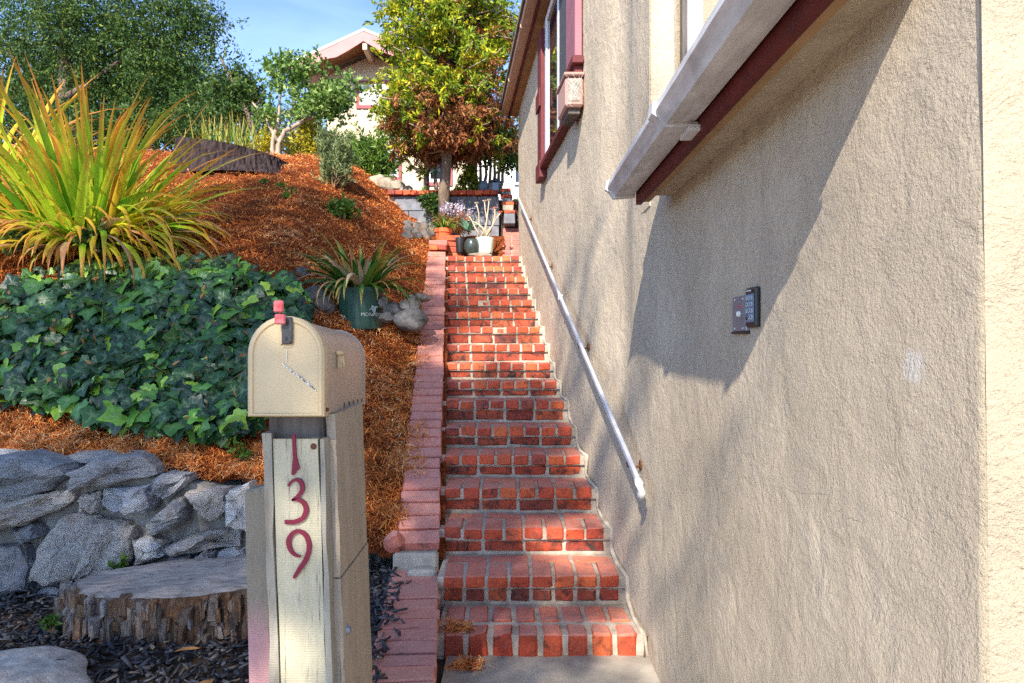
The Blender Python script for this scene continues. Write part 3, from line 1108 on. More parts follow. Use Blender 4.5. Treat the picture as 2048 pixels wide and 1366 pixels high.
# handrail
hr = thing('handrail', 'white square metal handrail fixed to the stucco wall above the stairs', 'handrail', (.5, 2.7, -.6))
ha, hb = Vector((WX(2.74, .062), 2.74, -.545)), Vector((WX(7.7, .062), 7.7, 1.60))
hd = (hb - ha).normalized()
rot = hd.to_track_quat('Y', 'Z').to_euler()
for (t0, t1) in ((0, .392), (.394, 1)):
    p0, p1 = ha.lerp(hb, t0), ha.lerp(hb, t1)
    MB().box((p0 + p1) / 2, (.018, (p1 - p0).length, .028), rot).obj('rail', M['rail'], hr, bevel=.005)
MB().box(ha.lerp(hb, .393), (.030, .03, .038), rot).obj('rail_joint', M['rail'], hr, bevel=.004)
e = MB().tube([ha + hd * .01, ha - hd * .03, ha - hd * .045 + Vector((0, .0, -.022)), ha - hd * .03 + Vector((0, 0, -.05))], [.016, .0175, .0175, .016], 10)
e.obj('end_cap', M['metal_white'], hr, smooth=True)
for t in (.035, .26, .55, .84):
    p = ha.lerp(hb, t)
    b = MB().tube([p + Vector((0, 0, -.012)), p + Vector((.004, 0, -.05)), p + Vector((.03, 0, -.055)), p + Vector((.062, 0, -.045))], .006, 6)
    b.tube([p + Vector((.052, 0, -.045)), p + Vector((.062, 0, -.045))], .022, 10)
    b.obj('bracket', M['rust'], hr)

# keypad and call panel
def text_mesh(s, size, depth=.0006):
    cu = bpy.data.curves.new('txt', 'FONT')
    cu.body = s
    cu.size = size
    cu.extrude = depth
    cu.align_x = 'CENTER'
    cu.align_y = 'CENTER'
    cu.resolution_u = 2
    o = bpy.data.objects.new('txt', cu)
    COL.objects.link(o)
    dg = bpy.context.evaluated_depsgraph_get()
    me = bpy.data.meshes.new_from_object(o.evaluated_get(dg))
    COL.objects.unlink(o)
    bpy.data.objects.remove(o)
    vs = [v.co.copy() for v in me.vertices]
    fs = [list(p.vertices) for p in me.polygons]
    bpy.data.meshes.remove(me)
    return vs, fs


def wall_plate(D0, D1, z0, z1, o0, o1, name, m, parent, bevel=.002):
    xb = xw((D0 + D1) / 2, (z0 + z1) / 2)
    return MB().box2((xb - o1, D0, z0), (xb - o0, D1, z1)).obj(name, m, parent, bevel=bevel)


D_i0, D_i1, D_i2 = 1.725, 1.622, 1.553
xp = xw(1.63, .05)
z_top = (683 - 590) / F * D_i1
ic = thing('call_panel', 'grey steel doorbell panel with a white round button left of the black keypad', 'doorbell', (xp, 1.67, .03))
wall_plate(D_i1 + .002, D_i0, .024, .108, 0, .009, 'face_plate', M['steel'], ic)
wall_plate(D_i1 - .001, D_i0 + .003, .018, .024, 0, .010, 'plate_rim', M['plastic_black'], ic, 0)
bt = MB().tube([(xp - .008, 1.672, .066), (xp - .015, 1.672, .066)], [.0072, .006], 14)
bt.obj('button', M['white_paint'], ic)
sg = MB()
for a in range(9):
    y0, y1 = 1.692 - a * .005, 1.692 - (a + 1) * .005
    z0 = .0835 + .0022 * math.sin(a * 2.4)
    sg.box(((xp - .0096), (y0 + y1) / 2, z0), (.001, .0062, .0016))
sg.obj('red_script', M['red_tab'], ic)
for (yy, zz) in ((1.705, .101), (1.645, .101), (1.705, .031), (1.645, .031)):
    MB().tube([(xp - .008, yy, zz), (xp - .011, yy, zz)], .0028, 8).obj('screw', M['metal_white'], ic)
kp = thing('keypad', 'black entry keypad with a blue grey key panel on the stucco wall', 'keypad', (xp, 1.585, .03))
wall_plate(D_i2, D_i1, .032, .123, 0, .0125, 'housing', M['plastic_black'], kp, .004)
wall_plate(D_i2 + .011, D_i1 - .006, .044, .108, .0115, .0138, 'key_panel', M['key_face'], kp, .001)
for r in range(4):
    for c_ in range(3):
        yy = D_i1 - .017 - c_ * .0155
        zz = .099 - r * .0145
        ko = MB().tube([(xp - .0135, yy, zz), (xp - .0155, yy, zz)], .0056, 10).obj('key', M['plastic_black'] if (r, c_) == (3, 0) else M['key'], kp)
        vs, fs = text_mesh('123456789*0#'[r * 3 + c_], .009, .0002)
        tb = MB()
        tb.v = [Vector((xp - .0158 - v.z, yy - v.x, zz + v.y)) for v in vs]
        tb.f = fs
        add('digit', mesh_of('digit', tb.v, tb.f, M['print'] if (r, c_) == (3, 0) else M['plastic_black']), ko)
led = MB()
for a in range(4):
    led.box((xp - .0128, D_i1 - .014 - a * .008, .1155), (.001, .005, .003))
led.obj('indicator', M['print'], kp)

# ------------------------------------------------------------------ mailbox on its timber post
mbx = thing('mailbox', 'tan arched mailbox on a painted timber post numbered 139 beside the brick path', 'mailbox', (-.5, 1.6, -1.28))
FD = 1.57
xl_, xr_, zb_, r_ = -.590, -.425, -.167, .0825
zc_ = .054 - r_


def arch(grow=0.0, n=18):
    p = [(xl_ - grow, zb_ - grow * .6)]
    cxm = (xl_ + xr_) / 2
    for k in range(n + 1):
        a = PI - PI * k / n
        p.append((cxm + (r_ + grow) * math.cos(a), zc_ + (r_ + grow) * math.sin(a)))
    p.append((xr_ + grow, zb_ - grow * .6))
    return p


def loft(rings, name, m, capf=True, capb=True, **kw):
    b = MB()
    n = len(rings[0])
    for r in rings:
        b.v += [Vector(p) for p in r]
    for i in range(len(rings) - 1):
        for k in range(n):
            b.f.append([i * n + k, i * n + (k + 1) % n, (i + 1) * n + (k + 1) % n, (i + 1) * n + k])
    if capf: b.f.append(list(range(n))[::-1])
    if capb: b.f.append([(len(rings) - 1) * n + k for k in range(n)])
    return b.obj(name, m, mbx, angle=.6, **kw)


def ring(D, grow, t):
    return [(x - .026 * t, D, z - .022 * t) for x, z in arch(grow)]


loft([ring(FD + .012, -.001, 0), ring(FD + .56, -.001, 1)], 'mailbox_body', M['mail_body'])
loft([ring(FD + .553, .003, .98), ring(FD + .572, .003, 1.02)], 'rear_rim', M['mail_body'])
door = loft([ring(FD + .034, .0035, .04), ring(FD + .003, .0035, 0), ring(FD - .002, -.002, 0), ring(FD - .002, -.008, 0), ring(FD + .002, -.011, 0)], 'mailbox_door', M['mail_tan'], capf=False)
pd = lambda px, py, D=FD: P(px, py, D)


def pbox(x0, y0, x1, y1, D, th, name, m, parent=mbx, bevel=.0015):
    a, c_ = P(x0, y1, D), P(x1, y0, D)
    return MB().box2((a.x, D - th, a.z), (c_.x, D, c_.z)).obj(name, m, parent, bevel=bevel)


pl = pbox(564, 634, 586, 688, FD - .003, .004, 'latch_plate', M['dark_metal'], bevel=.003)
for (px, py) in ((573, 648), (571, 677)):
    q = P(px, py, FD - .007)
    MB().tube([q, q + Vector((0, -.004, 0))], [.004, .003], 10).obj('rivet', M['dark_metal'], pl)
t1 = pbox(548, 601, 568, 625, FD - .012, .006, 'pull_tab', M['red_tab'], bevel=.003)
t2 = pbox(550, 628, 572, 649, FD - .018, .006, 'pull_tab', M['red_tab'], bevel=.003)
wire = MB().tube([P(562, 690, FD - .006), P(566, 688, FD - .01), P(578, 688, FD - .01), P(582, 682, FD - .008)], .0012, 6)
wire.obj('latch_wire', M['rust'], pl)
sc = MB()
pp = [(561, 726), (575, 737), (588, 746), (600, 753), (612, 764), (624, 774), (631, 780)]
for k in range(len(pp) - 1):
    for q in range(3):
        t = (k + random.random()) / 6 * (len(pp) - 1)
        i = min(int(t), len(pp) - 2)
        fx, fy = pp[i][0] + (pp[i + 1][0] - pp[i][0]) * (t - i), pp[i][1] + (pp[i + 1][1] - pp[i][1]) * (t - i)
        a = P(fx + random.gauss(0, .8), fy + random.gauss(0, .9), FD - .0015)
        sc.box(a + Vector((0, .0012, 0)), (.008 + .006 * random.random(), .0014, .0022), Euler((0, .62 + random.gauss(0, .2), 0)))
a = P(573, 712, FD - .0015)
sc.box(a + Vector((0, .0012, 0)), (.0012, .0014, .026), Euler((0, .06, 0)))
sc.obj('scratch', M['white_scratch'], door)
# flag bracket stub on the side, bottom rivet
fx = -.425 - .026 * .28 + .001
fb = MB().box((fx + .006, FD + .16, -.045), (.012, .012, .045)).box((fx + .008, FD + .155, -.028), (.018, .02, .008)).box((fx + .014, FD + .16, -.05), (.006, .006, .03), Euler((0.3, 0, 0)))
fb.obj('flag_bracket', M['mail_tan'], mbx, bevel=.002)
MB().tube([(-.427, FD + .022, -.155), (-.417, FD + .022, -.155)], [.006, .004], 10).obj('hinge_rivet', M['rust'], mbx)
for k in range(5):
    t = .45 + k * .12
    MB().box((-.4255 - .026 * t + .0015, FD + .56 * t, zb_ - .022 * t + .012), (.002, .004, .011)).obj('screw_slot', M['dark_metal'], mbx)


# timber post, leaning a little; everything below the box
def lean(z):
    return .020 * (-.17 - z) / .6


def board(x0, x1, z0, z1, D0, D1, name, m, parent=mbx, bevel=.004, rough=.0007, nseg=14):
    b = MB()
    for i in range(nseg + 1):
        z = z0 + (z1 - z0) * i / nseg
        o = lean(z)
        for (x, y) in ((x0, D0), (x1, D0), (x1, D1), (x0, D1)):
            b.v.append(Vector((x + o + random.gauss(0, rough), y + random.gauss(0, rough * .6), z)))
    for i in range(nseg):
        for k in range(4):
            b.f.append([i * 4 + k, i * 4 + (k + 1) % 4, i * 4 + 4 + (k + 1) % 4, i * 4 + 4 + k])
    b.f.append([3, 2, 1, 0])
    b.f.append([nseg * 4 + k for k in range(4)])
    return b.obj(name, m, parent, bevel=bevel if False else 0)


PZ = -1.33
board(-.572, -.445, PZ, -.172, 1.645, 1.90, 'post', M['wood_grey'])
board(-.556, -.452, PZ, -.226, 1.622, 1.643, 'number_board', M['post_paint'])
board(-.577, -.559, PZ, -.212, 1.618, 1.66, 'edge_strip', M['post_edge'], rough=.002)
board(-.449, -.436, PZ, -.226, 1.620, 1.66, 'edge_strip', M['post_edge'], rough=.002)
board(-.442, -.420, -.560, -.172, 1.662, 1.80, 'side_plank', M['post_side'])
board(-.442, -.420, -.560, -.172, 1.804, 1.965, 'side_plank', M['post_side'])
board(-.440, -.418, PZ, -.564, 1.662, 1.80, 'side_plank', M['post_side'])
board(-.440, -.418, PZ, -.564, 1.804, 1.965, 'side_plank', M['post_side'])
bz = -.70
MB().tube([(-.419 + lean(bz), 1.70, bz), (-.410 + lean(bz), 1.70, bz)], [.012, .009], 12).obj('bolt', M['steel'], mbx)
n_ = P(627, 893, 1.621)
MB().tube([n_, n_ + Vector((0, -.003, 0))], [.0075, .005], 10).obj('nail_head', M['rust'], mbx)
for k in range(10):
    zz = random.uniform(-.74, -.5)
    MB().tube([(-.4185 + lean(zz), random.uniform(1.67, 1.93), zz), (-.416 + lean(zz), 1.7 + random.uniform(0, .2), zz)], .002, 5) if False else None

cs = 1 / 2.70
nd = 1.6215


def num(path, wid, name='numeral'):
    pts = [P(490 + x * cs, 860 + y * cs, nd) for x, y in path]
    # smooth the stroke
    P2, W2 = [], []
    n = len(pts)
    for i in range(n - 1):
        p0, p1, p2, p3 = pts[max(i - 1, 0)], pts[i], pts[i + 1], pts[min(i + 2, n - 1)]
        for k in range(5):
            t = k / 5
            q = .5 * ((2 * p1) + (p2 - p0) * t + (2 * p0 - 5 * p1 + 4 * p2 - p3) * t * t + (3 * p1 - p0 - 3 * p2 + p3) * t ** 3)
            P2.append((q.x, q.z))
            W2.append((wid[i] + (wid[i + 1] - wid[i]) * t) * cs / F * nd)
    P2.append((pts[-1].x, pts[-1].z))
    W2.append(wid[-1] * cs / F * nd)
    return MB().ribbon(P2, W2, .006, nd - .0005)


one = MB()
one.prism([P(490 + x * cs, 860 + y * cs, nd - .0005) for x, y in ((257, 20), (275, 20), (281, 140), (298, 205), (264, 243), (254, 238), (262, 150))], (0, -.006, 0))
one.obj('numeral', M['maroon_num'], mbx)
three = num([(238, 300), (255, 276), (283, 266), (308, 284), (312, 322), (292, 352), (256, 376)], [14, 13, 18, 24, 24, 20, 10])
t3 = num([(256, 376), (292, 374), (322, 394), (333, 430), (316, 472), (272, 494), (218, 494)], [10, 18, 24, 26, 26, 24, 20])
k0 = len(three.v)
three.v += t3.v
three.f += [[i + k0 for i in f] for f in t3.f]
three.obj('numeral', M['maroon_num'], mbx)
num([(302, 680), (268, 668), (244, 632), (240, 590), (262, 555), (296, 544), (334, 570), (350, 628), (332, 695), (300, 745), (266, 796)], [10, 16, 24, 26, 24, 18, 24, 26, 26, 26, 14]).obj('numeral', M['maroon_num'], mbx)

# old stake beside the post
stk = thing('wooden_stake', 'short tan wooden stake with a pink paint smear standing left of the mailbox post', 'stake', (-.65, 1.76, -1.28))
b = MB()
for z, o in ((-1.33, .05), (-.9, .02), (-.372, .0)):
    for (x, y) in ((-.668, 1.745), (-.610, 1.745), (-.610, 1.80), (-.668, 1.80)):
        b.v.append(Vector((x + o * .6, y, z + (.012 if z > -.5 and x > -.63 else 0))))
for i in range(2):
    for k in range(4):
        b.f.append([i * 4 + k, i * 4 + (k + 1) % 4, i * 4 + 4 + (k + 1) % 4, i * 4 + 4 + k])
b.f += [[3, 2, 1, 0], [8, 9, 10, 11]]
b.obj('stake_board', M['stake_paint'], stk, bevel=.005)


# ------------------------------------------------------------------ rocks
def rock_mesh(name, m, seed, sx, sy, sz, sub=2, rough=.25, facet=True):
    bm = bmesh.new()
    bmesh.ops.create_icosphere(bm, subdivisions=sub, radius=1)
    off = Vector((seed * 3.7, seed * 1.3, seed * 2.1))
    for v in bm.verts:
        d = 1 + rough * noise.noise(v.co * 1.1 + off) * 1.6 + rough * .5 * noise.noise(v.co * 2.7 + off)
        v.co *= d
        # flatten a few planes so that it reads as broken stone
        for nrm, lim in ((Vector((.2, -1, .1)).normalized(), .72), (Vector((-.5, -.3, 1)).normalized(), .78), (Vector((.8, -.3, .4)).normalized(), .8)):
            ex = v.co.dot(nrm) - lim
            if ex > 0: v.co -= nrm * ex * .8
        v.co = Vector((v.co.x * sx, v.co.y * sy, v.co.z * sz))
    me = bpy.data.meshes.new(name)
    bm.to_mesh(me)
    bm.free()
    me.materials.append(m)
    if not facet:
        me.polygons.foreach_set('use_smooth', [True] * len(me.polygons))
    return me


# ------------------------------------------------------------------ dry stone retaining wall
sw = thing('stone_wall', 'low retaining wall of rough grey and tan stones set in mortar behind the stump', 'stone wall', (-1.7, 3.6, -1.28))
STONES = [  # outlines in photograph pixels, tone picked by order
    [(-60, 918), (60, 905), (135, 925), (150, 945), (90, 985), (0, 1010), (-60, 1012)],
    [(155, 940), (205, 915), (285, 912), (318, 945), (230, 968), (160, 975)],
    [(318, 952), (375, 948), (380, 960), (335, 998), (318, 980)],
    [(-30, 1010), (100, 985), (148, 978), (150, 1000), (60, 1045), (-30, 1060)],
    [(165, 990), (205, 980), (208, 1020), (170, 1018)],
    [(210, 975), (305, 970), (314, 1000), (310, 1020), (235, 1025), (206, 1010)],
    [(35, 1055), (80, 1045), (95, 1070), (50, 1082)],
    [(295, 1045), (370, 990), (384, 1020), (375, 1045), (305, 1068)],
    [(380, 985), (448, 975), (455, 1020), (425, 1042), (402, 1020)],
    [(455, 985), (498, 965), (520, 1050), (510, 1060), (460, 1045)],
    [(-20, 1095), (45, 1085), (68, 1130), (60, 1175), (0, 1200), (-20, 1200)],
    [(90, 1075), (130, 1028), (200, 1030), (200, 1070), (170, 1150), (110, 1168), (72, 1155)],
    [(195, 1032), (240, 1040), (275, 1050), (262, 1130), (185, 1165), (160, 1160), (190, 1080)],
    [(272, 1080), (300, 1070), (338, 1080), (340, 1105), (275, 1130)],
    [(342, 1085), (400, 1065), (480, 1055), (482, 1090), (400, 1100), (345, 1102)],
    [(396, 1110), (412, 1097), (436, 1102), (438, 1122), (398, 1124)],
    [(440, 1100), (498, 1092), (510, 1130), (440, 1126)],
    [(345, 1108), (390, 1104), (392, 1130), (348, 1134)],
    [(80, 1178), (130, 1165), (140, 1200), (85, 1205)],
    [(270, 1140), (345, 1138), (330, 1190), (250, 1195)],
    [(-120, 925), (-66, 922), (-66, 1010), (-150, 1015)],
    [(-140, 1020), (-36, 1018), (-30, 1090), (-140, 1095)],
    [(510, 975), (600, 985), (610, 1050), (530, 1060)],
    [(515, 1065), (610, 1060), (640, 1120), (520, 1130)],
    [(610, 1000), (700, 1040), (735, 1095), (650, 1105), (620, 1050)],
    [(715, 1090), (745, 1085), (742, 1140), (705, 1150)],
]
SWD = 3.52
for k, poly in enumerate(STONES):
    pts = [P(x, y, SWD) for x, y in poly]
    # refine and roughen the outline
    ref = []
    n = len(pts)
    for i in range(n):
        a, c_ = pts[i], pts[(i + 1) % n]
        for t in (0, .25, .5, .75):
            q = a.lerp(c_, t)
            ref.append(q + Vector((random.gauss(0, .005), 0, random.gauss(0, .005))))
    ctr = sum(ref, Vector()) / len(ref)
    th = random.uniform(.05, .095)
    tilt = (random.gauss(0, .25), random.gauss(0, .25))
    b = MB()
    n = len(ref)
    for sc_, dy in ((1.0, .10), (1.0, -.0), (.985, -.35), (.93, -.68), (.80, -.88), (.62, -.97), (.42, -1.0), (.2, -1.0)):
        for q in ref:
            d = q - ctr
            y = SWD + (dy if dy > 0 else dy * th * (1 + .38 * noise.noise((ctr + d * sc_) * 10 + Vector((k, 3, 0))) + .30 * abs(noise.noise((ctr + d * sc_) * 24 + Vector((k, 3, 0))))))
            y += (d.x * tilt[0] + d.z * tilt[1]) * (-dy if dy < 0 else 0)
            jit = .004 if sc_ < 1 else 0
            b.v.append(Vector((ctr.x + d.x * sc_ + random.gauss(0, jit), y, ctr.z + d.z * sc_ + random.gauss(0, jit))))
    for r in range(7):
        for i in range(n):
            b.f.append([r * n + i, r * n + (i + 1) % n, (r + 1) * n + (i + 1) % n, (r + 1) * n + i])
    b.f.append([7 * n + i for i in range(n)])
    b.obj('stone', M['stone'], sw)
# mortar body with an uneven top that follows the stones
mo = MB()
top = [(-260, 925), (0, 925), (140, 942), (320, 955), (480, 985), (620, 1010), (720, 1075), (760, 1120)]
NN = 90
for i in range(NN + 1):
    px = -260 + 1020 * i / NN
    ty = np.interp(px, [t[0] for t in top], [t[1] for t in top])
    for j in range(31):
        py = ty + (1215 - ty) * j / 30
        p = P(px, py, SWD + .045)
        p.y += .022 * noise.fractal((p.x * 9, p.z * 9, .4), 1, 2, 4)
        mo.v.append(p)
    p = P(px, ty + 4, SWD + .012)
    mo.v.append(Vector((p.x, SWD + .28, p.z)))
W_ = 32
for i in range(NN):
    for j in range(30):
        a = i * W_ + j
        mo.f.append([a, a + 1, a + W_ + 1, a + W_])
    a = i * W_
    mo.f.append([a, a + W_, a + W_ + 31, a + 31])
mo.obj('mortar', M['wall_mortar'], sw, smooth=True)
rr = add('cap_stone', rock_mesh('cap_stone', M['stone'], 3, .22, .12, .035), sw)
rr.location = P(215, 912, 3.68)
rr = add('cap_stone', rock_mesh('cap_stone', M['stone'], 9, .25, .12, .04), sw)
rr.location = P(10, 912, 3.7)


# ------------------------------------------------------------------ stumps
def stump(name, label, c, rx, ry, h, mt, mb_, seed, tilt=(0, 0), n=170, flare=.10, grp=None):
    root = thing(name, label, 'tree stump', (c[0], c[1], c[2]), grp)
    side, top_ = MB(), MB()
    rings = 18
    out = []
    for i in range(rings + 1):
        t = i / rings
        for k in range(n):
            a = 2 * PI * k / n
            q = Vector((math.cos(a), math.sin(a), 0))
            r = 1 + .10 * noise.noise(q * 1.6 + Vector((seed, 0, 0))) + .045 * noise.noise(q * 7 + Vector((seed, 0, t * 1.2))) + (.06 * abs(noise.noise(q * 11 + Vector((seed, 3, t * .9)))) - .05 * abs(noise.noise(q * 23 + Vector((seed, 8, t * 1.6)))) + .035 * noise.noise(q * 30 + Vector((seed, 3, t * 7)))) * min(1, .35 + (1 - t) * 3) + flare * (1 - t) ** 2
            x, y = c[0] + rx * r * q.x, c[1] + ry * r * q.y
            z = c[2] + h * t + (tilt[0] * (x - c[0]) + tilt[1] * (y - c[1])) * t
            p = Vector((x, y, z))
            side.v.append(p)
            if i == rings: out.append(p)
    for i in range(rings):
        for k in range(n):
            side.f.append([i * n + k, i * n + (k + 1) % n, (i + 1) * n + (k + 1) % n, (i + 1) * n + k])
    side.obj('bark', mb_, root)
    ctr = sum(out, Vector()) / n
    R = 8
    for i in range(R + 1):
        s = 1 - i / R * .98
        for p in out:
            q = ctr + (p - ctr) * s
            top_.v.append(q + Vector((0, 0, .004 + .012 * (noise.noise(q * 7) + .5 * noise.noise(q * 19)) * min(1, i / 1.5) - (0 if i else .003))))
    for i in range(R):
        for k in range(n):
            top_.f.append([i * n + k, i * n + (k + 1) % n, (i + 1) * n + (k + 1) % n, (i + 1) * n + k])
    top_.f.append([R * n + k for k in range(n)])
    top_.obj('cut_face', mt, root, smooth=True)
    return root


stump('tree_stump', 'wide low weathered tree stump in black wood chips at the foot of the stone wall', (-1.47, 3.17, -1.30), .50, .235, .235, M['stump_top'], M['stump_bark'], 2.3, (.05, .06))
M['bark_plate'] = (lambda t: t.done(t.mix(t.ramp(t.noise(40, 8, .8, 1.2, stretch=(1, 1, .2)), [(.38, .9), (.55, 0.0)]), t.ramp(t.oi.outputs['Random'], [(0, (.12, .08, .06)), (.25, (.36, .28, .22)), (.45, (.22, .13, .08)), (.62, (.34, .18, .09)), (.8, (.46, .40, .35)), (1, (.20, .14, .12))]), (.02, .012, .01)), .95, t.bump(t.noise(40, 8, .8, 1.2, stretch=(1, 1, .2)), 1, .02), .1))(NT('bark_plate'))
low = [o for o in COL.objects if o.name == 'tree_stump'][0]
for k in range(125):
    a = random.uniform(PI * .93, 2 * PI * 1.02)
    h0 = random.random() ** .8 * .8
    hh = random.uniform(.035, .13)
    rr_ = 1.03 + .10 * (1 - h0) ** 2 + .10 * noise.noise(Vector((math.cos(a), math.sin(a), 0)) * 1.6 + Vector((2.3, 0, 0)))
    z = -1.285 + h0 * .2 + hh * .3
    if z + hh / 2 > -1.075: z = -1.075 - hh / 2 + random.uniform(-.01, .004)
    c = Vector((-1.47 + .50 * rr_ * math.cos(a), 3.17 + .235 * rr_ * math.sin(a), z))
    w2, t2 = random.uniform(.010, .028), random.uniform(.006, .018)
    b = MB()
    ta = Vector((-math.sin(a) * .5, math.cos(a) * .235, 0)).normalized()
    no = Vector((math.cos(a) * .235, math.sin(a) * .5, 0)).normalized()
    for (u, v, q) in ((-1, -1, 0), (1, -1, 0), (1, 1, 0), (-1, 1, 0), (-.7, -.9, 1), (.7, -.8, 1), (.6, .75, 1), (-.75, .85, 1)):
        b.v.append(c + ta * (w2 * u + random.gauss(0, .004)) + Vector((0, 0, hh / 2 * v + random.gauss(0, .008))) + no * ((t2 if q else -.02) + random.gauss(0, .002)))
    b.f = [[4, 5, 6, 7], [0, 1, 5, 4], [1, 2, 6, 5], [2, 3, 7, 6], [3, 0, 4, 7]]
    b.obj('bark_plate', M['bark_plate'], low)
hp = hit(455, 335)
hp = Vector(((465 - 1024) / F * 8.55, 8.55, height((465 - 1024) / F * 8.55, 8.55) - .15))
stump('tree_stump', 'dark charred stump on top of the mulched hill behind the strap leaved clump', hp, .62, .40, .36, M['stump_dark'], M['stump_dark'], 5.1, (-.19, 0), flare=.25)

sb = add('stepping_slab', rock_mesh('stepping_slab', M['slab'], 4, .36, .38, .10, 4, .12, False), None, label='pale rough concrete stepping slab lying in black chips at the lower left corner', cat='stepping stone')
sb.location = (-1.84, 2.42, -1.245)
lf = MB()


def small_leaf(c, l, wv, yaw, m, name, label, cat, group=None):
    b = MB()
    pts = [(-.5, 0, 0), (-.15, .35, .15), (.25, .3, .1), (.5, 0, .05), (.25, -.3, .12), (-.15, -.35, .18)]
    R = Matrix.Rotation(yaw, 3, 'Z')
    b.v = [Vector(c) + R @ Vector((x * l, y * wv, z * wv)) for x, y, z in pts] + [Vector(c)]
    b.f = [[6, i, (i + 1) % 6] for i in range(6)]
    return b.obj(name, m, label=label, cat=cat, group=group)


small_leaf(P(120, 1326, 2.53) + Vector((0, 0, .01)), .05, .016, .2, M['plastic_black'], 'wood_chip', 'single black wood chip lying on the pale stepping slab', 'wood chip')
small_leaf((-1.72, 3.36, -1.235), .09, .05, .9, M['leaf_dry'], 'dry_leaf', 'tan dry leaf against the left end of the low stump', 'leaf')
small_leaf((-1.30, 2.80, -1.235), .10, .05, .3, M['leaf_dry'], 'dry_leaf', 'orange dry leaf in the chips right of the stepping slab', 'leaf')
small_leaf((-1.10, 2.48, -1.225), .12, .07, 1.2, M['leaf_dry'], 'dry_leaf', 'pointed tan leaf on the chips by the wooden stake', 'leaf')
small_leaf(Vector((xk(3.0) + .03, 3.02, SZ[0] + .008)), .03, .022, .4, M['shrub_yellow'], 'dry_leaf', 'tiny yellow leaf in the corner of the lowest tread', 'leaf')

# tufts of bark fibre on the lowest step and on the apron
for (c, lab) in ((Vector((xk(2.85) + .075, 2.86, SZ[0] + .012)), 'tuft of orange bark fibre on the left of the lowest step'), (Vector((-.17, 2.70, -1.245)), 'tuft of orange bark fibre on the concrete below the steps')):
    n = 240
    ps = np.array(c)[None] + rng.normal(0, 1, (n, 3)) * np.array([[.035, .022, .010]])
    d = rng.normal(0, 1, (n, 3)) * np.array([[1, 1, .4]])
    d /= np.linalg.norm(d, axis=1, keepdims=True)
    V, Q = strips(n, ps, d, np.tile([[0, -.5, .85]], (n, 1)), .02 + .04 * rng.random(n), np.full(n, .0028), .006 * rng.normal(0, 1, n))
    add('mulch_tuft', np_mesh('mulch_tuft', V, Q, M['fiber'], {'tint': np.repeat(rng.random(n), 6)}), label=lab, cat='mulch tuft', kind='stuff')

# ------------------------------------------------------------------ rocks on the hill
def place_rock(px, py, sx, sy, sz, label, m='rock_dark', dD=0, D=None, seed=None, group=None, smooth=False):
    p = hit(px, py) if D is None else P(px, py, D)
    o = add('garden_rock', rock_mesh('garden_rock', M[m], seed or random.random() * 50, sx, sy, sz, 3, .09 if smooth else .2, not smooth), None, label=label, cat='rock', group=group)
    o.location = p + Vector((0, dD, sz * .45))
    return o


place_rock(788, 1092, .05, .06, .05, 'purplish broken brick lump in the mulch beside the edging near the mailbox post', 'brick_path', D=3.33)
place_rock(822, 650, .135, .11, .095, 'large dark rounded boulder against the brick edging right of the green pot', D=5.35, smooth=True)
place_rock(822, 616, .09, .09, .06, 'lichen grey rock on top of the dark rounded boulder', D=5.42)
place_rock(835, 600, .10, .09, .04, 'flat grey rock topmost above the dark rounded boulder', D=5.52)
place_rock(785, 625, .075, .08, .06, 'mossy grey rock between the green pot and the dark boulder', D=5.45)
place_rock(768, 610, .05, .06, .05, 'purplish small rock just right of the green pot', D=5.45)
place_rock(775, 640, .06, .06, .05, 'dark small rock low between green pot and boulder', D=5.35)
place_rock(575, 566, .085, .08, .05, 'smooth blue grey rock at the top edge of the ivy', dD=0, smooth=True)
place_rock(604, 550, .06, .06, .045, 'pale grey rock behind the leaves left of the potted plant', dD=0)
place_rock(625, 600, .10, .08, .07, 'black shaded rock under leaves left of the green pot', dD=0)
place_rock(648, 620, .08, .08, .08, 'black rock touching the left side of the green pot', dD=0)
for k in range(15):
    px = 814 + 16 * (k % 4) + 4 * random.random()
    py = 449 + 8 * (k // 4) + 3 * random.random() + (px - 812) * .12
    q = hit(px, py)
    place_rock(px, py, .05 + .03 * random.random(), .05, .04 + .025 * random.random(), 'blue grey rock in the heap left of the terracotta pot, %s, %s' % (('far left', 'left of centre', 'right of centre', 'by the kerb')[k % 4], ('upper row', 'middle row', 'lower row', 'foremost')[k // 4]), 'rock_dark', group='rock heap beside the terracotta pot')
for k, (px, py, s) in enumerate(((745, 372, .12), (770, 376, .13), (792, 378, .11), (812, 386, .09), (757, 366, .10), (725, 368, .10))):
    o = place_rock(px, py, s * 1.3, s, s * .8, ['pale tan rock, second of the row left of the block wall', 'largest tan rock in the row left of the block wall', 'brown tan rock next to the end of the brick capped wall', 'small tan rock touching the brick capped wall', 'tan rock standing behind the row by the house', 'tan rock farthest left in the row below the house window'][k], 'rock_tan', D=9.6)

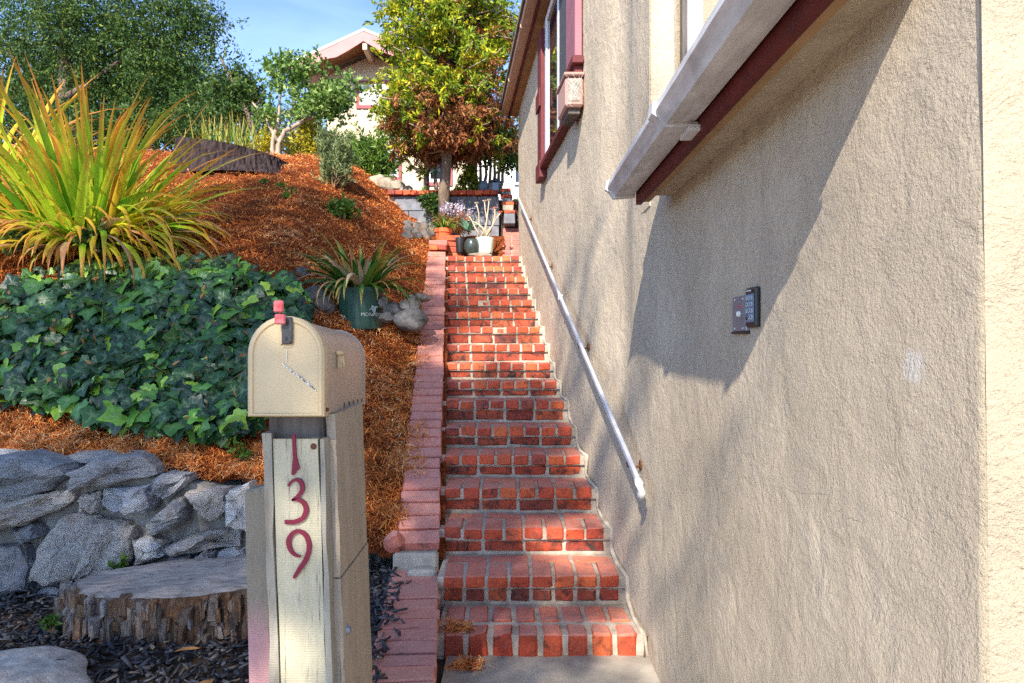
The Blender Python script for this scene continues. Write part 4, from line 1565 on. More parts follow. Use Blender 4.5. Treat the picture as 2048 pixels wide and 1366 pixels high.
# ------------------------------------------------------------------ leaf tools
def leaf_cloud(n, centers, spread, size, flat=0.0, droop=0.0, aspect=.45, tint_bias=None, gaussian=True, squash=(1, 1, 1)):
    """diamond leaves folded along the midrib, gathered round clump centres"""
    centers = np.asarray(centers)
    centers = np.repeat(centers, 4, axis=0) + rng.normal(0, 1, (len(centers) * 4, 3)) * spread * .8 * np.asarray(squash)[None]
    ci = rng.integers(0, len(centers), n)
    tw = rng.normal(0, 1, (len(centers), 3))
    tw[:, 2] += .25 - droop * .9
    tw /= np.linalg.norm(tw, axis=1, keepdims=True)
    off = tw[ci] * ((rng.random((n, 1)) - .2) * spread * 2.2) + rng.normal(0, 1, (n, 3)) * spread * .24
    pos = centers[ci] + off
    d = rng.normal(0, .75, (n, 3)) + tw[ci] * .9
    d[:, 2] -= droop * .5
    d /= np.linalg.norm(d, axis=1, keepdims=True)
    r = rng.normal(0, 1, (n, 3))
    r[:, 2] *= (1 - flat)
    sd = np.cross(d, r)
    sd /= np.linalg.norm(sd, axis=1, keepdims=True) + 1e-9
    nr = np.cross(d, sd)
    s = size * (.45 + 1.1 * rng.random(n) ** 1.3)
    V = np.zeros((n, 4, 3))
    V[:, 0] = pos
    V[:, 1] = pos + d * (s * .5)[:, None] + sd * (s * aspect)[:, None] * .5 + nr * (s * .08)[:, None]
    V[:, 2] = pos + d * s[:, None]
    V[:, 3] = pos + d * (s * .5)[:, None] - sd * (s * aspect)[:, None] * .5 + nr * (s * .08)[:, None]
    base = (np.arange(n) * 4)[:, None]
    Q = base + np.array([[0, 1, 2, 3]])
    ct = rng.random(len(centers))[ci] * .5
    tint = np.clip(ct + rng.random(n) * .58 - .04 if tint_bias is None else tint_bias[ci % len(tint_bias)] * .6 + rng.random(n) * .4, 0, 1)
    return V.reshape(-1, 3), Q, np.repeat(tint, 4)


def crown(name, parent, n, centers, spread, size, m, **kw):
    V, Q, t = leaf_cloud(n, centers, spread, size, **kw)
    return add(name, np_mesh(name, V, Q, m, {'tint': t}), parent, kind='stuff')


def ell_points(c, r, n, shell=.55):
    p = rng.normal(0, 1, (n, 3))
    p /= np.linalg.norm(p, axis=1, keepdims=True)
    p *= (shell + (1 - shell) * rng.random((n, 1)))
    return np.asarray(c)[None] + p * np.asarray(r)[None]


def limb(b, a, c, r0, r1, wob=.12, n=6, sides=7):
    a, c = Vector(a), Vector(c)
    L_ = (c - a).length
    pts, rad = [], []
    for i in range(n + 1):
        t = i / n
        q = a.lerp(c, t) + Vector((random.gauss(0, 1), random.gauss(0, 1), random.gauss(0, .4))) * L_ * wob * math.sin(PI * t) * .5
        pts.append(q)
        rad.append(r0 + (r1 - r0) * t)
    b.tube(pts, rad, sides)
    return pts


def bush(name, label, c, r, n, size, m, stems=10, cat='shrub', stem_m='stem', clumps=40, spread=None, droop=0, aspect=.45, group=None):
    root = thing(name, label, cat, (c[0], c[1], c[2]), group)
    cc = Vector(c) + Vector((0, 0, r[2]))
    cen = ell_points(cc, r, clumps, .35)
    b = MB()
    for k in range(stems):
        q = cen[k % len(cen)]
        limb(b, Vector(c) + Vector((random.gauss(0, r[0] * .15), random.gauss(0, r[1] * .15), -.03)), q, .012, .004, .1, 4, 5)
    b.obj('stem', M[stem_m], root, smooth=True)
    crown('foliage', root, n, cen, spread or min(r) * .28, size, M[m], droop=droop, aspect=aspect)
    return root


# ------------------------------------------------------------------ strap-leaved clumps
def blade(base, azim, elev, length, width, curl, m, name, parent, tint, segs=9, twist=0.0, fold=.25):
    """one V-folded blade that leaves BASE and arches over"""
    V, al = [], []
    p = Vector(base)
    h = Vector((math.cos(azim), math.sin(azim), 0))
    e = elev
    sd = Vector((-h.y, h.x, 0))
    st = length / segs
    for i in range(segs + 1):
        t = i / segs
        d = h * math.cos(e) + Vector((0, 0, math.sin(e)))
        nn = sd.cross(d).normalized()
        wv = width * (min(1, .45 + 3 * t) if t < .2 else 1) * (1 - max(0, (t - .35) / .65) ** 1.7) + .0015
        s2 = (sd * math.cos(twist * t) + nn * math.sin(twist * t))
        V += [p - s2 * wv * .5 + nn * wv * fold, p, p + s2 * wv * .5 + nn * wv * fold]
        al += [t] * 3
        p = p + d * st
        e -= curl / segs * (.4 + 1.6 * t)
    Fq = []
    for i in range(segs):
        a = i * 3
        Fq += [[a, a + 1, a + 4, a + 3], [a + 1, a + 2, a + 5, a + 4]]
    V = np.array([tuple(v) for v in V])
    me = np_mesh(name, V, np.array(Fq), m, {'tint': np.full(len(V), tint), 'along': np.array(al)}, True)
    return add(name, me, parent)


def clump_plant(name, label, c, n, lmin, lmax, wid, m, cat, rad, low=.35, segs=9, mass=0, lean_x=0.0):
    root = thing(name, label, cat, c)
    extra = []
    for k in range(n + mass):
        az = random.random() * 2 * PI
        rr_ = rad * math.sqrt(random.random())
        b0 = Vector(c) + Vector((math.cos(az) * rr_, math.sin(az) * rr_ * .8, -.03))
        q = random.random()
        if k >= n:
            q *= .8
        if q < low:                       # outer leaves that hang over the slope
            el, cu, ln = random.uniform(.25, .95), random.uniform(1.3, 2.4), random.uniform(lmin * .9, lmax * .84)
            ti = random.choice((.18, .25, .3, .35, .4, .5, .55, .6, .92, .96, 1.0))
            if random.random() < .55:
                az = random.gauss(-.25, .5) if random.random() < .62 else random.gauss(-2.7, .6)
        else:
            el, cu, ln = random.uniform(.75, 1.5), random.uniform(.15, 1.35), random.uniform(lmin * 1.0, lmax)
            ti = random.choice((.08, .16, .22, .28, .33, .38, .42, .45, .5, .55, .6, .68, .72, .75))
        if q < low and math.sin(az) < -.55:
            ln *= .62
        o = blade(b0, az + random.gauss(0, .25), el, ln, wid * random.uniform(.65, 1.25), cu, M[m], 'leaf_blade', root, max(0, min(1, ti + random.gauss(0, .05))), segs, random.gauss(0, .5))
        if k >= n:
            extra.append(o)
    if extra:
        Vs, Fs, T, A, off = [], [], [], [], 0
        for o in extra:
            me = o.data
            v = np.zeros(len(me.vertices) * 3, dtype=np.float32)
            me.vertices.foreach_get('co', v)
            f = np.zeros(len(me.loops), dtype=np.int32)
            me.loops.foreach_get('vertex_index', f)
            a = np.zeros(len(me.vertices), dtype=np.float32)
            me.attributes['tint'].data.foreach_get('value', a)
            T.append(a.copy())
            me.attributes['along'].data.foreach_get('value', a)
            A.append(a.copy())
            Vs.append(v.reshape(-1, 3))
            Fs.append(f.reshape(-1, 4) + off)
            off += len(me.vertices)
            bpy.data.objects.remove(o)
            bpy.data.meshes.remove(me)
        add('leaf_mass', np_mesh('leaf_mass', np.concatenate(Vs), np.concatenate(Fs), M[m], {'tint': np.concatenate(T), 'along': np.concatenate(A)}, True), root, kind='stuff')
    return root


fc = Vector(((175 - 1024) / F * 5.45, 5.45, height((175 - 1024) / F * 5.45, 5.45) + .04))
flax = clump_plant('strap_leaf_clump', 'big clump of long yellow green and orange sword leaves arching over the mulch', fc, 298, .8, 1.55, .052, 'flax', 'plant', .28, low=.55, mass=330)
fc2 = Vector(((-25 - 1024) / F * 6.6, 6.6, height((-25 - 1024) / F * 6.6, 6.6)))
clump_plant('strap_leaf_clump', 'smaller sword leaved clump farther up the hill, cut off by the left picture edge', fc2, 150, .8, 1.75, .06, 'flax', 'plant', .25)
# dry seed stalks in the big clump
sk = MB()
for (a, b_, c_) in (((165, 400), (150, 260), (165, 240)), ((200, 400), (170, 275), (205, 285))):
    q = [P(a[0], a[1], 5.3), P(b_[0], b_[1], 5.25), P(c_[0], c_[1], 5.22)]
    sk.tube(q, .004, 5)
    for k in range(14):
        t = k / 13
        w_ = q[1].lerp(q[2], t)
        sk.box(w_ + Vector((random.gauss(0, .01), 0, random.gauss(0, .01))), (.014, .014, .014))
sk.obj('seed_stalk', M['plastic_black'] if False else M['stem'], flax)

# potted agapanthus in the green nursery pot
pp_ = hit(712, 658)
PD = pp_.y
kpx = PD / F
pr = 46 * kpx
ph = 84 * kpx
gp = thing('green_pot', 'dark green plastic nursery pot printed with white lettering, on the mulch beside the kerb', 'plant pot', pp_ + Vector((0, pr, 0)))
pcx = pp_ + Vector((0, pr * .9, 0))
MB().lathe(pcx, [(.0, .0), (pr * .95, .0), (pr * .97, .02), (pr, ph * .9), (pr * 1.05, ph * .9), (pr * 1.06, ph), (pr * .99, ph), (pr * .97, ph * .9), (0, ph * .88)], 40).obj('pot_body', M['pot_green'], gp, angle=.6)


def wrap_text(s, size, px, py, name):
    vs, fs = text_mesh(s, size, .0003)
    ang0 = math.asin(max(-1, min(1, ((px - 1024) / F * (PD) - pcx.x) / pr)))
    zc = (683 - py) / F * PD
    b = MB()
    for v in vs:
        a = ang0 + v.x / pr
        rr2 = pr * 1.004 + .0006 + v.z
        b.v.append(Vector((pcx.x + rr2 * math.sin(a), pcx.y - rr2 * math.cos(a), zc + v.y)))
    b.f = fs
    return add(name, mesh_of(name, b.v, b.f, M['print']), gp)


wrap_text('MONROVIA', 10.5 * kpx, 746, 629, 'lettering')
wrap_text('MONROVIA', 9 * kpx, 674, 634, 'lettering')
em = MB()
ang0 = math.asin(((744 - 1024) / F * PD - pcx.x) / pr)
for i in range(-2, 3):
    for (du, dv, su, sv) in ((i * 2.6, 0, .8, 13), (0, i * 2.6, 13, .8)):
        a = ang0 + du * kpx / pr
        em.box(Vector((pcx.x + (pr + .003) * math.sin(a), pcx.y - (pr + .003) * math.cos(a), (683 - 617 + dv) / F * PD)), (su * kpx, .002, sv * kpx), Euler((0, .78, 0)))
em.obj('emblem', M['print'], gp)
ag = thing('potted_lily', 'strap leaved lily with browned leaf tips growing in the dark green pot', 'plant', pcx + Vector((0, 0, ph)))
for k in range(125):
    az = random.random() * 2 * PI
    q = random.random()
    el, cu = (random.uniform(.7, 1.35), random.uniform(.6, 1.6)) if q < .65 else (random.uniform(.25, .7), random.uniform(1.8, 2.9))
    ln = random.uniform(.32, .60)
    b0 = pcx + Vector((math.cos(az) * pr * .5, math.sin(az) * pr * .5, ph * .93))
    blade(b0, az + random.gauss(0, .3), el, ln, random.uniform(.028, .048), cu, M['agap'], 'leaf_blade', ag, random.choice((.05, .2, .35, .5, .6, .65, .85, .95, 1)), 8, random.gauss(0, .3))


# ------------------------------------------------------------------ ivy
def ivy_mesh(seed):
    rs = random.Random(seed)
    out = [(0, -.04), (.20, -.20), (.44, -.14), (.52, .06), (.68, .20), (.56, .38), (.36, .52), (.20, .76), (0, 1.0)]
    pts = out + [(-x, y) for x, y in out[-2:0:-1]]
    pts = [(x * rs.uniform(.88, 1.12), y * rs.uniform(.92, 1.08)) for x, y in pts]
    V = [(x, y, .13 * abs(x) - .10 * (y - .3) ** 2 - .22 * x * x + rs.gauss(0, .012)) for x, y in pts]
    n = len(pts)
    mid = [(x * .5, .26 + (y - .26) * .5, .09 * abs(x) + .01 + rs.gauss(0, .01)) for x, y in pts]
    V += mid + [(0, .26, -.03)]
    Fq = []
    for i in range(n):
        k = (i + 1) % n
        Fq += [(i, k, n + k), (i, n + k, n + i), (n + i, n + k, 2 * n)]
    tips = {0, 2, 4, 8, 12, 14, n - 0}
    vein = [0.0] * n + [.75 if i in tips else .1 for i in range(n)] + [1.0]
    return np.array(V), Fq, np.array(vein)


IV = [ivy_mesh(k) for k in range(6)]
ivy = thing('ivy_mound', 'mound of dark glossy ivy spilling down the bank above the stone wall', 'ivy', P(300, 850, 4.1))
ivy_me = {}
poly_ivy = [(-40, 600), (60, 560), (190, 520), (330, 508), (480, 510), (540, 545), (600, 560), (630, 620), (625, 660), (560, 800), (520, 855), (440, 872), (330, 862), (240, 850), (150, 815), (60, 800), (-40, 790)]


def inpoly(x, y, poly):
    c = False
    j = len(poly) - 1
    for i in range(len(poly)):
        xi, yi = poly[i]
        xj, yj = poly[j]
        if (yi > y) != (yj > y) and x < (xj - xi) * (y - yi) / (yj - yi) + xi:
            c = not c
        j = i
    return c


leaves = []
tries = 0
cand = []
while len(cand) < 3300:
    px, py = random.uniform(-60, 640), random.uniform(500, 885)
    if not inpoly(px, py, poly_ivy): continue
    q = hit(px, py + 25)
    depth = random.random()
    mound = .20 * (0.4 + .6 * min(1, (py - 500) / 120))
    pos = q + Vector((0, -mound * (1 - depth * .8) * random.uniform(.75, 1.25), .05 + mound * .5 * (1 - depth)))
    cand.append((depth, px, py, pos))
cand.sort(key=lambda t: t[0])
AV, AF, AT, AN = [], [], [], []
off = 0
for k, (depth, px, py, pos) in enumerate(cand):
    s = (.045 + .075 * random.random()) * (1.0 if py > 560 else .85)
    Rm = Euler((random.gauss(-.9, .45) + (.55 if py < 570 else 0), random.gauss(0, .45), random.gauss(0, .9)), 'XYZ').to_matrix()
    Rm = Euler((random.gauss(.75, .4), random.gauss(0, .4), random.gauss(PI, .8)), 'ZYX').to_matrix() if False else Rm
    # tip hangs down and outward
    yaw = random.gauss(0, .9)
    d = Vector((math.sin(yaw), -math.cos(yaw) * .75, random.gauss(-.75, .45))).normalized()
    nn = Vector((random.gauss(0, .4), -.95 + random.gauss(0, .3), .62 + random.gauss(0, .3)))
    nn = (nn - d * nn.dot(d)).normalized()
    sd = d.cross(nn)
    tint_ = random.random() ** 1.25 * .84
    if random.random() < .09 or (py > 820 and random.random() < .14) or (py < 560 and random.random() < .25):
        tint_ = random.uniform(.85, 1)
    V0, F0, N0 = IV[k % 6]
    W0 = np.array(pos)[None] + s * (V0[:, :1] * np.array(sd)[None] + V0[:, 1:2] * np.array(d)[None] + V0[:, 2:] * np.array(nn)[None])
    if k < 300:
        me = np_mesh('ivy_leaf', W0, np.array(F0), M['ivy'], {'tint': np.full(len(W0), tint_), 'along': N0}, True)
        add('ivy_leaf', me, ivy)
    else:
        AV.append(W0)
        AF.append(np.array(F0) + off)
        AT.append(np.full(len(W0), tint_))
        AN.append(N0)
        off += len(W0)
add('leaf_mass', np_mesh('leaf_mass', np.concatenate(AV), np.concatenate(AF), M['ivy'], {'tint': np.concatenate(AT), 'along': np.concatenate(AN)}, True), ivy, kind='stuff')
st_ = MB()
for k in range(170):
    depth, px, py, pos = random.choice(cand)
    a = pos + Vector((random.gauss(0, .02), .06, -.03))
    st_.tube([a, a + Vector((random.gauss(0, .05), -.06, .06)), a + Vector((random.gauss(0, .1), -.10, random.gauss(.02, .09)))], [.003, .0025, .0015], 4)
st_.obj('ivy_stem', M['stem'], ivy, kind='stuff')
dl = MB()
for k in range(90):
    depth, px, py, pos = random.choice(cand[:900])
    a = pos + Vector((random.gauss(0, .02), -.015, .01))
    d1, d2 = Vector((random.gauss(0, 1), random.gauss(0, .5), random.gauss(0, 1))).normalized(), Vector((random.gauss(0, 1), random.gauss(0, .5), random.gauss(0, 1))).normalized()
    L1 = random.uniform(.02, .045)
    dl.v += [a, a + d1 * L1 + d2 * .012, a + d1 * L1 * 1.8, a + d1 * L1 - d2 * .014]
    q0 = len(dl.v) - 4
    dl.f += [[q0, q0 + 1, q0 + 2], [q0, q0 + 2, q0 + 3]]
dl.obj('dead_leaf', M['leaf_dry'], ivy, kind='stuff')

# ------------------------------------------------------------------ top of the stairs: bed, pots, block wall
bed = MB()
NB = 26
for i in range(NB + 1):
    for j in range(NB + 1):
        D = 7.99 + 1.1 * i / NB
        x0, x1 = xk(D) - .02, -.085 - .02 * (D - 8)
        x = x0 + (x1 - x0) * j / NB
        z = .93 + .42 * sstep(8.0, 9.0, D) + .02 * noise.noise((x * 8, D * 8, 2))
        bed.v.append(Vector((x, D, z)))
for i in range(NB):
    for j in range(NB):
        a = i * (NB + 1) + j
        bed.f.append([a, a + 1, a + NB + 2, a + NB + 1])
bed.obj('planting_bed', M['mulch'], kind='structure', smooth=True)
bedz = lambda D: .93 + .42 * sstep(8.0, 9.0, D)

# brick walk that goes on up past the bed
walk = thing('brick_walk', 'narrow sunlit brick walk continuing uphill past the pots along the house wall', 'brick walk', (0, 8.2, .9))
wc = MB()
for k in range(8):
    D0 = 8.12 + k * .14
    z0 = .95 + .075 * k
    wc.box2((-.115, D0 + .006, .4), (.125, D0 + 1.0 - k * .09, z0 - .006))
    for q in range(2):
        brick((-.06 + q * .115, D0 + .08, z0 - .028), (.105, .16, .056), walk, 'brick_pink', wob=.012)
wc.obj('mortar_bed', M['mortar'], walk)

bw = thing('block_wall', 'grey concrete block wall with a red brick cap beyond the pots', 'block wall', (-.9, 9.12, 1.2))
BWX0, BWX1, BWD = -1.62, -.17, 9.12
for k in range(14):
    x = BWX0 + .06 + k * (BWX1 - BWX0 - .02) / 14
    brick((x, BWD + .02, 1.925), ((BWX1 - BWX0) / 14 - .006, .24, .06), bw, 'brick', wob=.01)
for r in range(4):
    for k in range(5):
        x = BWX0 + .1 + k * .36 - (.18 if r % 2 else 0)
        a, b_ = max(x, BWX0), min(x + .352, BWX1)
        if b_ - a < .05: continue
        brick(((a + b_) / 2, BWD + .06, 1.888 - .095 - r * .192), (b_ - a, .18, .185), bw, 'block', name='block', wob=.002)
MB().box2((BWX0 + .01, BWD, .9), (BWX1 - .01, BWD + .12, 1.885)).obj('mortar_core', M['mortar'], bw)
# stepped end pier
pier = thing('stepped_pier', 'stepped pier of alternating red bricks and grey blocks at the end of the block wall', 'pier', (-.09, 8.9, 1.2))
for k, (y0, y1, m, px0, px1) in enumerate(((376, 383, 'brick', 1000, 1022), (383, 389, 'block', 1001, 1021), (389, 396, 'brick', 1002, 1025), (396, 403, 'block', 1003, 1025), (403, 409.5, 'brick', 1004, 1028), (409.5, 420, 'rock_tan', 1006, 1027), (420, 427, 'brick', 1008, 1031), (427, 447, 'block', 1008, 1030))):
    D0 = 9.15 - .04 * k
    a, b_ = P(px0, y1, D0), P(px1, y0, D0)
    brick(((a.x + b_.x) / 2, D0 + .15, (a.z + b_.z) / 2), (b_.x - a.x, .3, b_.z - a.z - .003), pier, m, name='brick' if m == 'brick' else 'block', wob=.003)

ter = MB().box2((-1.6, 9.2, .5), (5.5, 46, 1.86))
ter.obj('terrace_ground', M['dirt'], kind='structure')


def pot(name, label, px, py, D, wpx, hpx, prof, m, cat='plant pot'):
    p = P(px, py, D)
    s = wpx / 2 / F * D
    h = hpx / F * D
    t = thing(name, label, cat, p)
    MB().lathe(p + Vector((0, s, 0)), [(r * s, z * h) for r, z in prof], 28).obj('pot_body', M[m], t, angle=.7)
    MB().lathe(p + Vector((0, s, 0)), [(.001, h * .86), (prof[-2][0] * s * .85, h * .86)], 20).obj('soil', M['dirt'], t)
    return p + Vector((0, s, h)), s, h


POTP = [(0, 0), (.78, 0), (.84, .1), (1, .93), (1.0, 1), (.9, 1), (.88, .85)]
ROUND = [(0, 0), (.6, 0), (.9, .25), (1, .55), (.86, .86), (.74, .97), (.76, 1), (.68, 1), (.66, .85)]
TERR = [(0, 0), (.72, 0), (.9, .68), (1, .68), (1.02, 1), (.92, 1), (.9, .8)]
tp, s1, h1 = pot('pale_pot', 'pale green glazed pot holding the bare branched succulent at the stair top', 969, 505, 8.04, 38, 32, POTP, 'pot_pale')
pot('round_pot', 'dark round glazed pot between the black pot and the pale pot', 943, 506, 8.02, 32, 30, ROUND, 'pot_dark')
pot('black_pot', 'small black pot left of the dark round pot at the stair top', 919, 504, 8.05, 18, 30, POTP, 'plastic_black')
tp2, s2, h2 = pot('terracotta_pot', 'orange terracotta pot of grassy leaves standing on the brick pillar', 885, 479, 8.12, 38, 24, TERR, 'pot_terra')
flat_r = place_rock(960, 512, .14, .07, .03, 'flat pale rock in front of the pots on the top step', 'rock_tan', D=7.99)

sp = thing('spider_plant', 'grassy arching green and cream leaves spilling from the terracotta pot', 'plant', tp2)
for k in range(90):
    az = random.random() * 2 * PI
    blade(tp2 + Vector((math.cos(az) * .03, math.sin(az) * .03, -.02)), az, random.uniform(.5, 1.4), random.uniform(.16, .32), .012, random.uniform(.8, 2.4), M['agap'], 'leaf_blade', sp, random.choice((.2, .5, .6, .7, .78, .8)), 6)
su = thing('branching_succulent', 'bare pale branched succulent with small rosettes in the pale green pot', 'succulent', tp)
for k, (x1, y1, x2, y2) in enumerate(((985, 452, 1001, 426), (975, 440, 969, 404), (958, 448, 953, 408), (985, 450, 990, 418), (950, 455, 938, 432), (972, 450, 978, 402), (965, 455, 935, 440), (980, 460, 996, 432))):
    b = MB()
    m1, m2 = P(x1, y1, 8.12 + random.gauss(0, .04)), P(x2, y2, 8.12 + random.gauss(0, .06))
    b.tube([tp + Vector((random.gauss(0, .03), 0, -.03)), tp.lerp(m1, .55) + Vector((random.gauss(0, .012), 0, 0)), m1, m1.lerp(m2, .5) + Vector((random.gauss(0, .01), 0, .01)), m2], [.012, .010, .009, .007, .006], 6)
    br = b.obj('branch', M['succulent'], su, smooth=True)
    ro = MB()
    for q in range(11):
        a = q * 2.4
        d = Vector((math.cos(a), math.sin(a), .6 + .5 * (q / 11)))
        ro.tube([m2, m2 + d * .014, m2 + d * .024], [.003, .005, .001], 4)
    ro.obj('rosette', M['pot_terra'] if k % 3 == 0 else M['shrub_grey'] if False else M['succulent'], br)
av = thing('agave', 'small blue green agave rosette in the bed between the pots', 'succulent', P(935, 462, 8.3))
for k in range(14):
    az = k * 2.39996
    blade(P(936, 462, 8.3), az, 1.25 - .05 * k, .20, .045, .3, M['agave'], 'leaf_blade', av, .3, 5)
# statice with pale lilac flowers
fl = thing('flowering_statice', 'airy clump of pale lilac and white flowers behind the terracotta pot', 'flowers', P(915, 455, 8.5))
cen = ell_points(P(912, 425, 8.55), (.22, .15, .13), 40, .3)
crown('blossom', fl, 1500, cen, .03, .018, M['flower'], aspect=.8)
crown('foliage', fl, 1500, ell_points(P(915, 450, 8.5), (.22, .15, .13), 30, .2), .05, .05, M['conifer_dead'], aspect=.2)
b = MB()
for k in range(26):
    limb(b, P(905 + random.gauss(0, 8), 462, 8.5), cen[k], .004, .002, .1, 3, 4)
b.obj('stem', M['stem'], fl)
bush('small_shrub', 'dark green low shrub against the block wall left of the conifer trunk', P(862, 425, 8.9), (.17, .13, .13), 1400, .045, 'tree_dark', 6, clumps=25)
# lantern on the wall cap
ln_ = thing('garden_lantern', 'small dark metal lantern standing on the brick cap of the block wall', 'lantern', P(992, 384, 9.15))
lp = P(991, 385, 9.17)
MB().box2(lp + Vector((-.055, -.055, 0)), lp + Vector((.055, .055, .012))).obj('lantern_base', M['plastic_black'], ln_)
for sx in (-1, 1):
    for sy in (-1, 1):
        MB().box2(lp + Vector((sx * .048 - .005, sy * .048 - .005, .012)), lp + Vector((sx * .048 + .005, sy * .048 + .005, .13))).obj('corner_post', M['plastic_black'], ln_)
MB().lathe(lp + Vector((0, 0, .13)), [(.085, 0), (.06, .03), (.02, .05), (.012, .06), (0, .062)], 4).obj('lantern_roof', M['dark_metal'], ln_)
MB().box2(lp + Vector((-.04, -.04, .014)), lp + Vector((.04, .04, .125))).obj('pane', M['glass'], ln_)
bl = thing('glazed_jar', 'small blue glazed jar on the block wall beside the lantern', 'jar', P(968, 384, 9.15))
MB().lathe(P(968, 384, 9.2), [(0, 0), (.05, 0), (.08, .05), (.07, .1), (.04, .125), (.045, .14), (.035, .14)], 18).obj('jar_body', M['key_face'], bl, smooth=True)
bush('yellow_shrub', 'bright yellow flowering strip of foliage behind the stepped pier', P(1033, 440, 9.3), (.06, .1, .14), 900, .03, 'shrub_yellow', 4, clumps=20)

# ------------------------------------------------------------------ shrubs on the hill
h_ = hit(672, 380)
bush('rosemary', 'dark upright rosemary shrub on the mulch in front of the house', hit(672, 378), (.22, .2, .32), 5200, .055, 'shrub_grey', 26, droop=-1.2, aspect=.22, clumps=60)
bush('green_shrub', 'fresh green rounded shrub covering the house window', P(735, 386, 10.3), (.44, .35, .40), 7000, .065, 'shrub', 16, clumps=70, droop=-.5, aspect=.3)
bush('green_shrub', 'yellow green airy shrub behind the rosemary', P(700, 375, 11.2), (.5, .35, .42), 4600, .06, 'shrub', 14, clumps=55, droop=-.4, aspect=.35)
bush('yellow_shrub', 'yellow flowering shrub between the twin trunked tree and the house', P(618, 348, 11.4), (.36, .3, .40), 5200, .055, 'shrub_yellow', 10, clumps=60)
bush('yellow_shrub', 'small yellow shrub under the twin trunked tree', P(535, 330, 11.6), (.3, .25, .32), 2600, .05, 'shrub_yellow', 8, clumps=40)
bush('leafy_weed', 'small green leafy plant growing alone in the mulch above the green pot', hit(688, 440), (.15, .12, .09), 700, .055, 'shrub', 7, 'plant', clumps=20)
for k, (px, py) in enumerate(((528, 372), (560, 376), (588, 388), (575, 398))):
    bush('leafy_weed', ['tiny weed sprouting in mulch right below the charred stump', 'tiny weed in the mulch second from the charred stump', 'tiny weed in the mulch farthest right on the upper slope', 'tiny weed lowest of the four on the upper slope'][k], hit(px, py), (.06, .05, .03), 130, .035, 'shrub', 3, 'plant', clumps=8)
bush('leafy_weed', 'sprig of small green weeds in the mulch left of the mailbox post', hit(478, 925), (.06, .05, .05), 160, .03, 'shrub', 5, 'plant', clumps=10)
for k, (px, py, D) in enumerate(((105, 1258, 3.0), (240, 1142, 3.44))):
    bush('leafy_weed', ['tiny bright green weed at the edge of the stepping slab', 'tiny green weed on the stone wall above the stump'][k], P(px, py, D), (.035, .03, .02), 110, .03, 'shrub', 3, 'plant', clumps=8)
lav = thing('lavender', 'spiky grey green lavender behind the charred stump', 'plant', P(455, 300, 9.6))
for k in range(120):
    az = random.random() * 2 * PI
    blade(P(455, 296, 9.6) + Vector((random.gauss(0, .2), random.gauss(0, .1), 0)), az, random.uniform(1.0, 1.5), random.uniform(.25, .5), .014, random.uniform(-.2, .5), M['agap'], 'leaf_blade', lav, random.choice((.5, .7, .8, .82)), 4)
for k in range(2):
    bush('ivy_sprig', ['dark leaves growing under the sword leaved clump, left of centre', 'dark leaves growing under the sword leaved clump, right of centre'][k], fc + Vector((-.25 + .55 * k, -.38, -.02)), (.14, .08, .06), 260, .06, 'tree_dark', 4, 'plant', clumps=12, aspect=.8)


# ------------------------------------------------------------------ trees
def tree(name, label, base, limbs, r0, cents, n, spread, size, m, bark='bark', group=None, droop=0, aspect=.45, extra=None):
    root = thing(name, label, 'tree', base, group)
    b = MB()
    for (pts, ra, rb) in limbs:
        k = len(pts)
        # wobbling, tapering limb
        q, rad = [], []
        for i in range(k - 1):
            for t in (0, .33, .66):
                q.append(Vector(pts[i]).lerp(Vector(pts[i + 1]), t) + Vector((random.gauss(0, ra * .18), random.gauss(0, ra * .18), 0)))
                rad.append(ra + (rb - ra) * (i + t) / (k - 1))
        q.append(Vector(pts[-1]))
        rad.append(rb)
        b.tube(q, rad, 9)
    b.obj('trunk', M[bark], root, smooth=True)
    crown('crown', root, n, cents, spread, size, M[m], droop=droop, aspect=aspect)
    return root


# conifer beside the stairs
CB = P(890, 415, 8.72)
ct = P(893, -120, 8.72)
cy = thing('conifer_tree', 'yellow green conifer with brown dead lower foliage standing at the top of the stairs', 'tree', CB)
tb = MB()
tp_ = [CB + Vector((0, 0, -.2)), P(888, 385, 8.72), P(893, 320, 8.72), P(895, 250, 8.72), P(896, 150, 8.72), P(898, 40, 8.72), ct]
tb.tube(tp_, [.085, .072, .066, .062, .055, .045, .02], 14)
tb.obj('trunk', M['bark'], cy, smooth=True)
lb = MB()
cen_g, cen_d, tips = [], [], []
for k in range(250):
    t = random.random() ** 1.25
    py = 300 - 420 * t
    z = (683 - py) / F * 8.72
    az = random.random() * 2 * PI
    R = 1.02 * min(1, .80 + (300 - py) / 250) * (1.0 if py > 60 else max(.35, 1 - (60 - py) / 260)) * random.uniform(.55, 1.05)
    a = Vector((CB.x + .02, 8.72, z))
    e_ = a + Vector((math.cos(az) * R, math.sin(az) * R, random.uniform(-.10, .22)))
    limb(lb, a, e_, .016, .005, .15, 4, 5)
    for q in range(5):
        f = random.uniform(.3, 1.0)
        c_ = a.lerp(e_, f) + Vector((random.gauss(0, .08), random.gauss(0, .08), random.gauss(0, .06)))
        lit_side = -math.sin(az) * .6 - math.cos(az) * .4
        dead = (py > 215 and random.random() < .45 + .4 * (c_.x > CB.x) + .3 * (f < .7)) or (c_.x > CB.x + .15 and random.random() < .30) or f < .42
        (cen_d if dead else cen_g).append(tuple(c_))
lb.obj('branch', M['bark_pale'], cy, smooth=True)
cen_g, cen_d = np.array(cen_g), np.array(cen_d)
V, Q, tt = leaf_cloud(78000, cen_g, .062, .060, droop=.5, aspect=.34)
add('green_foliage', np_mesh('green_foliage', V, Q, M['conifer'], {'tint': tt}), cy, kind='stuff')
V, Q, tt = leaf_cloud(46000, cen_d, .065, .055, droop=.9, aspect=.28)
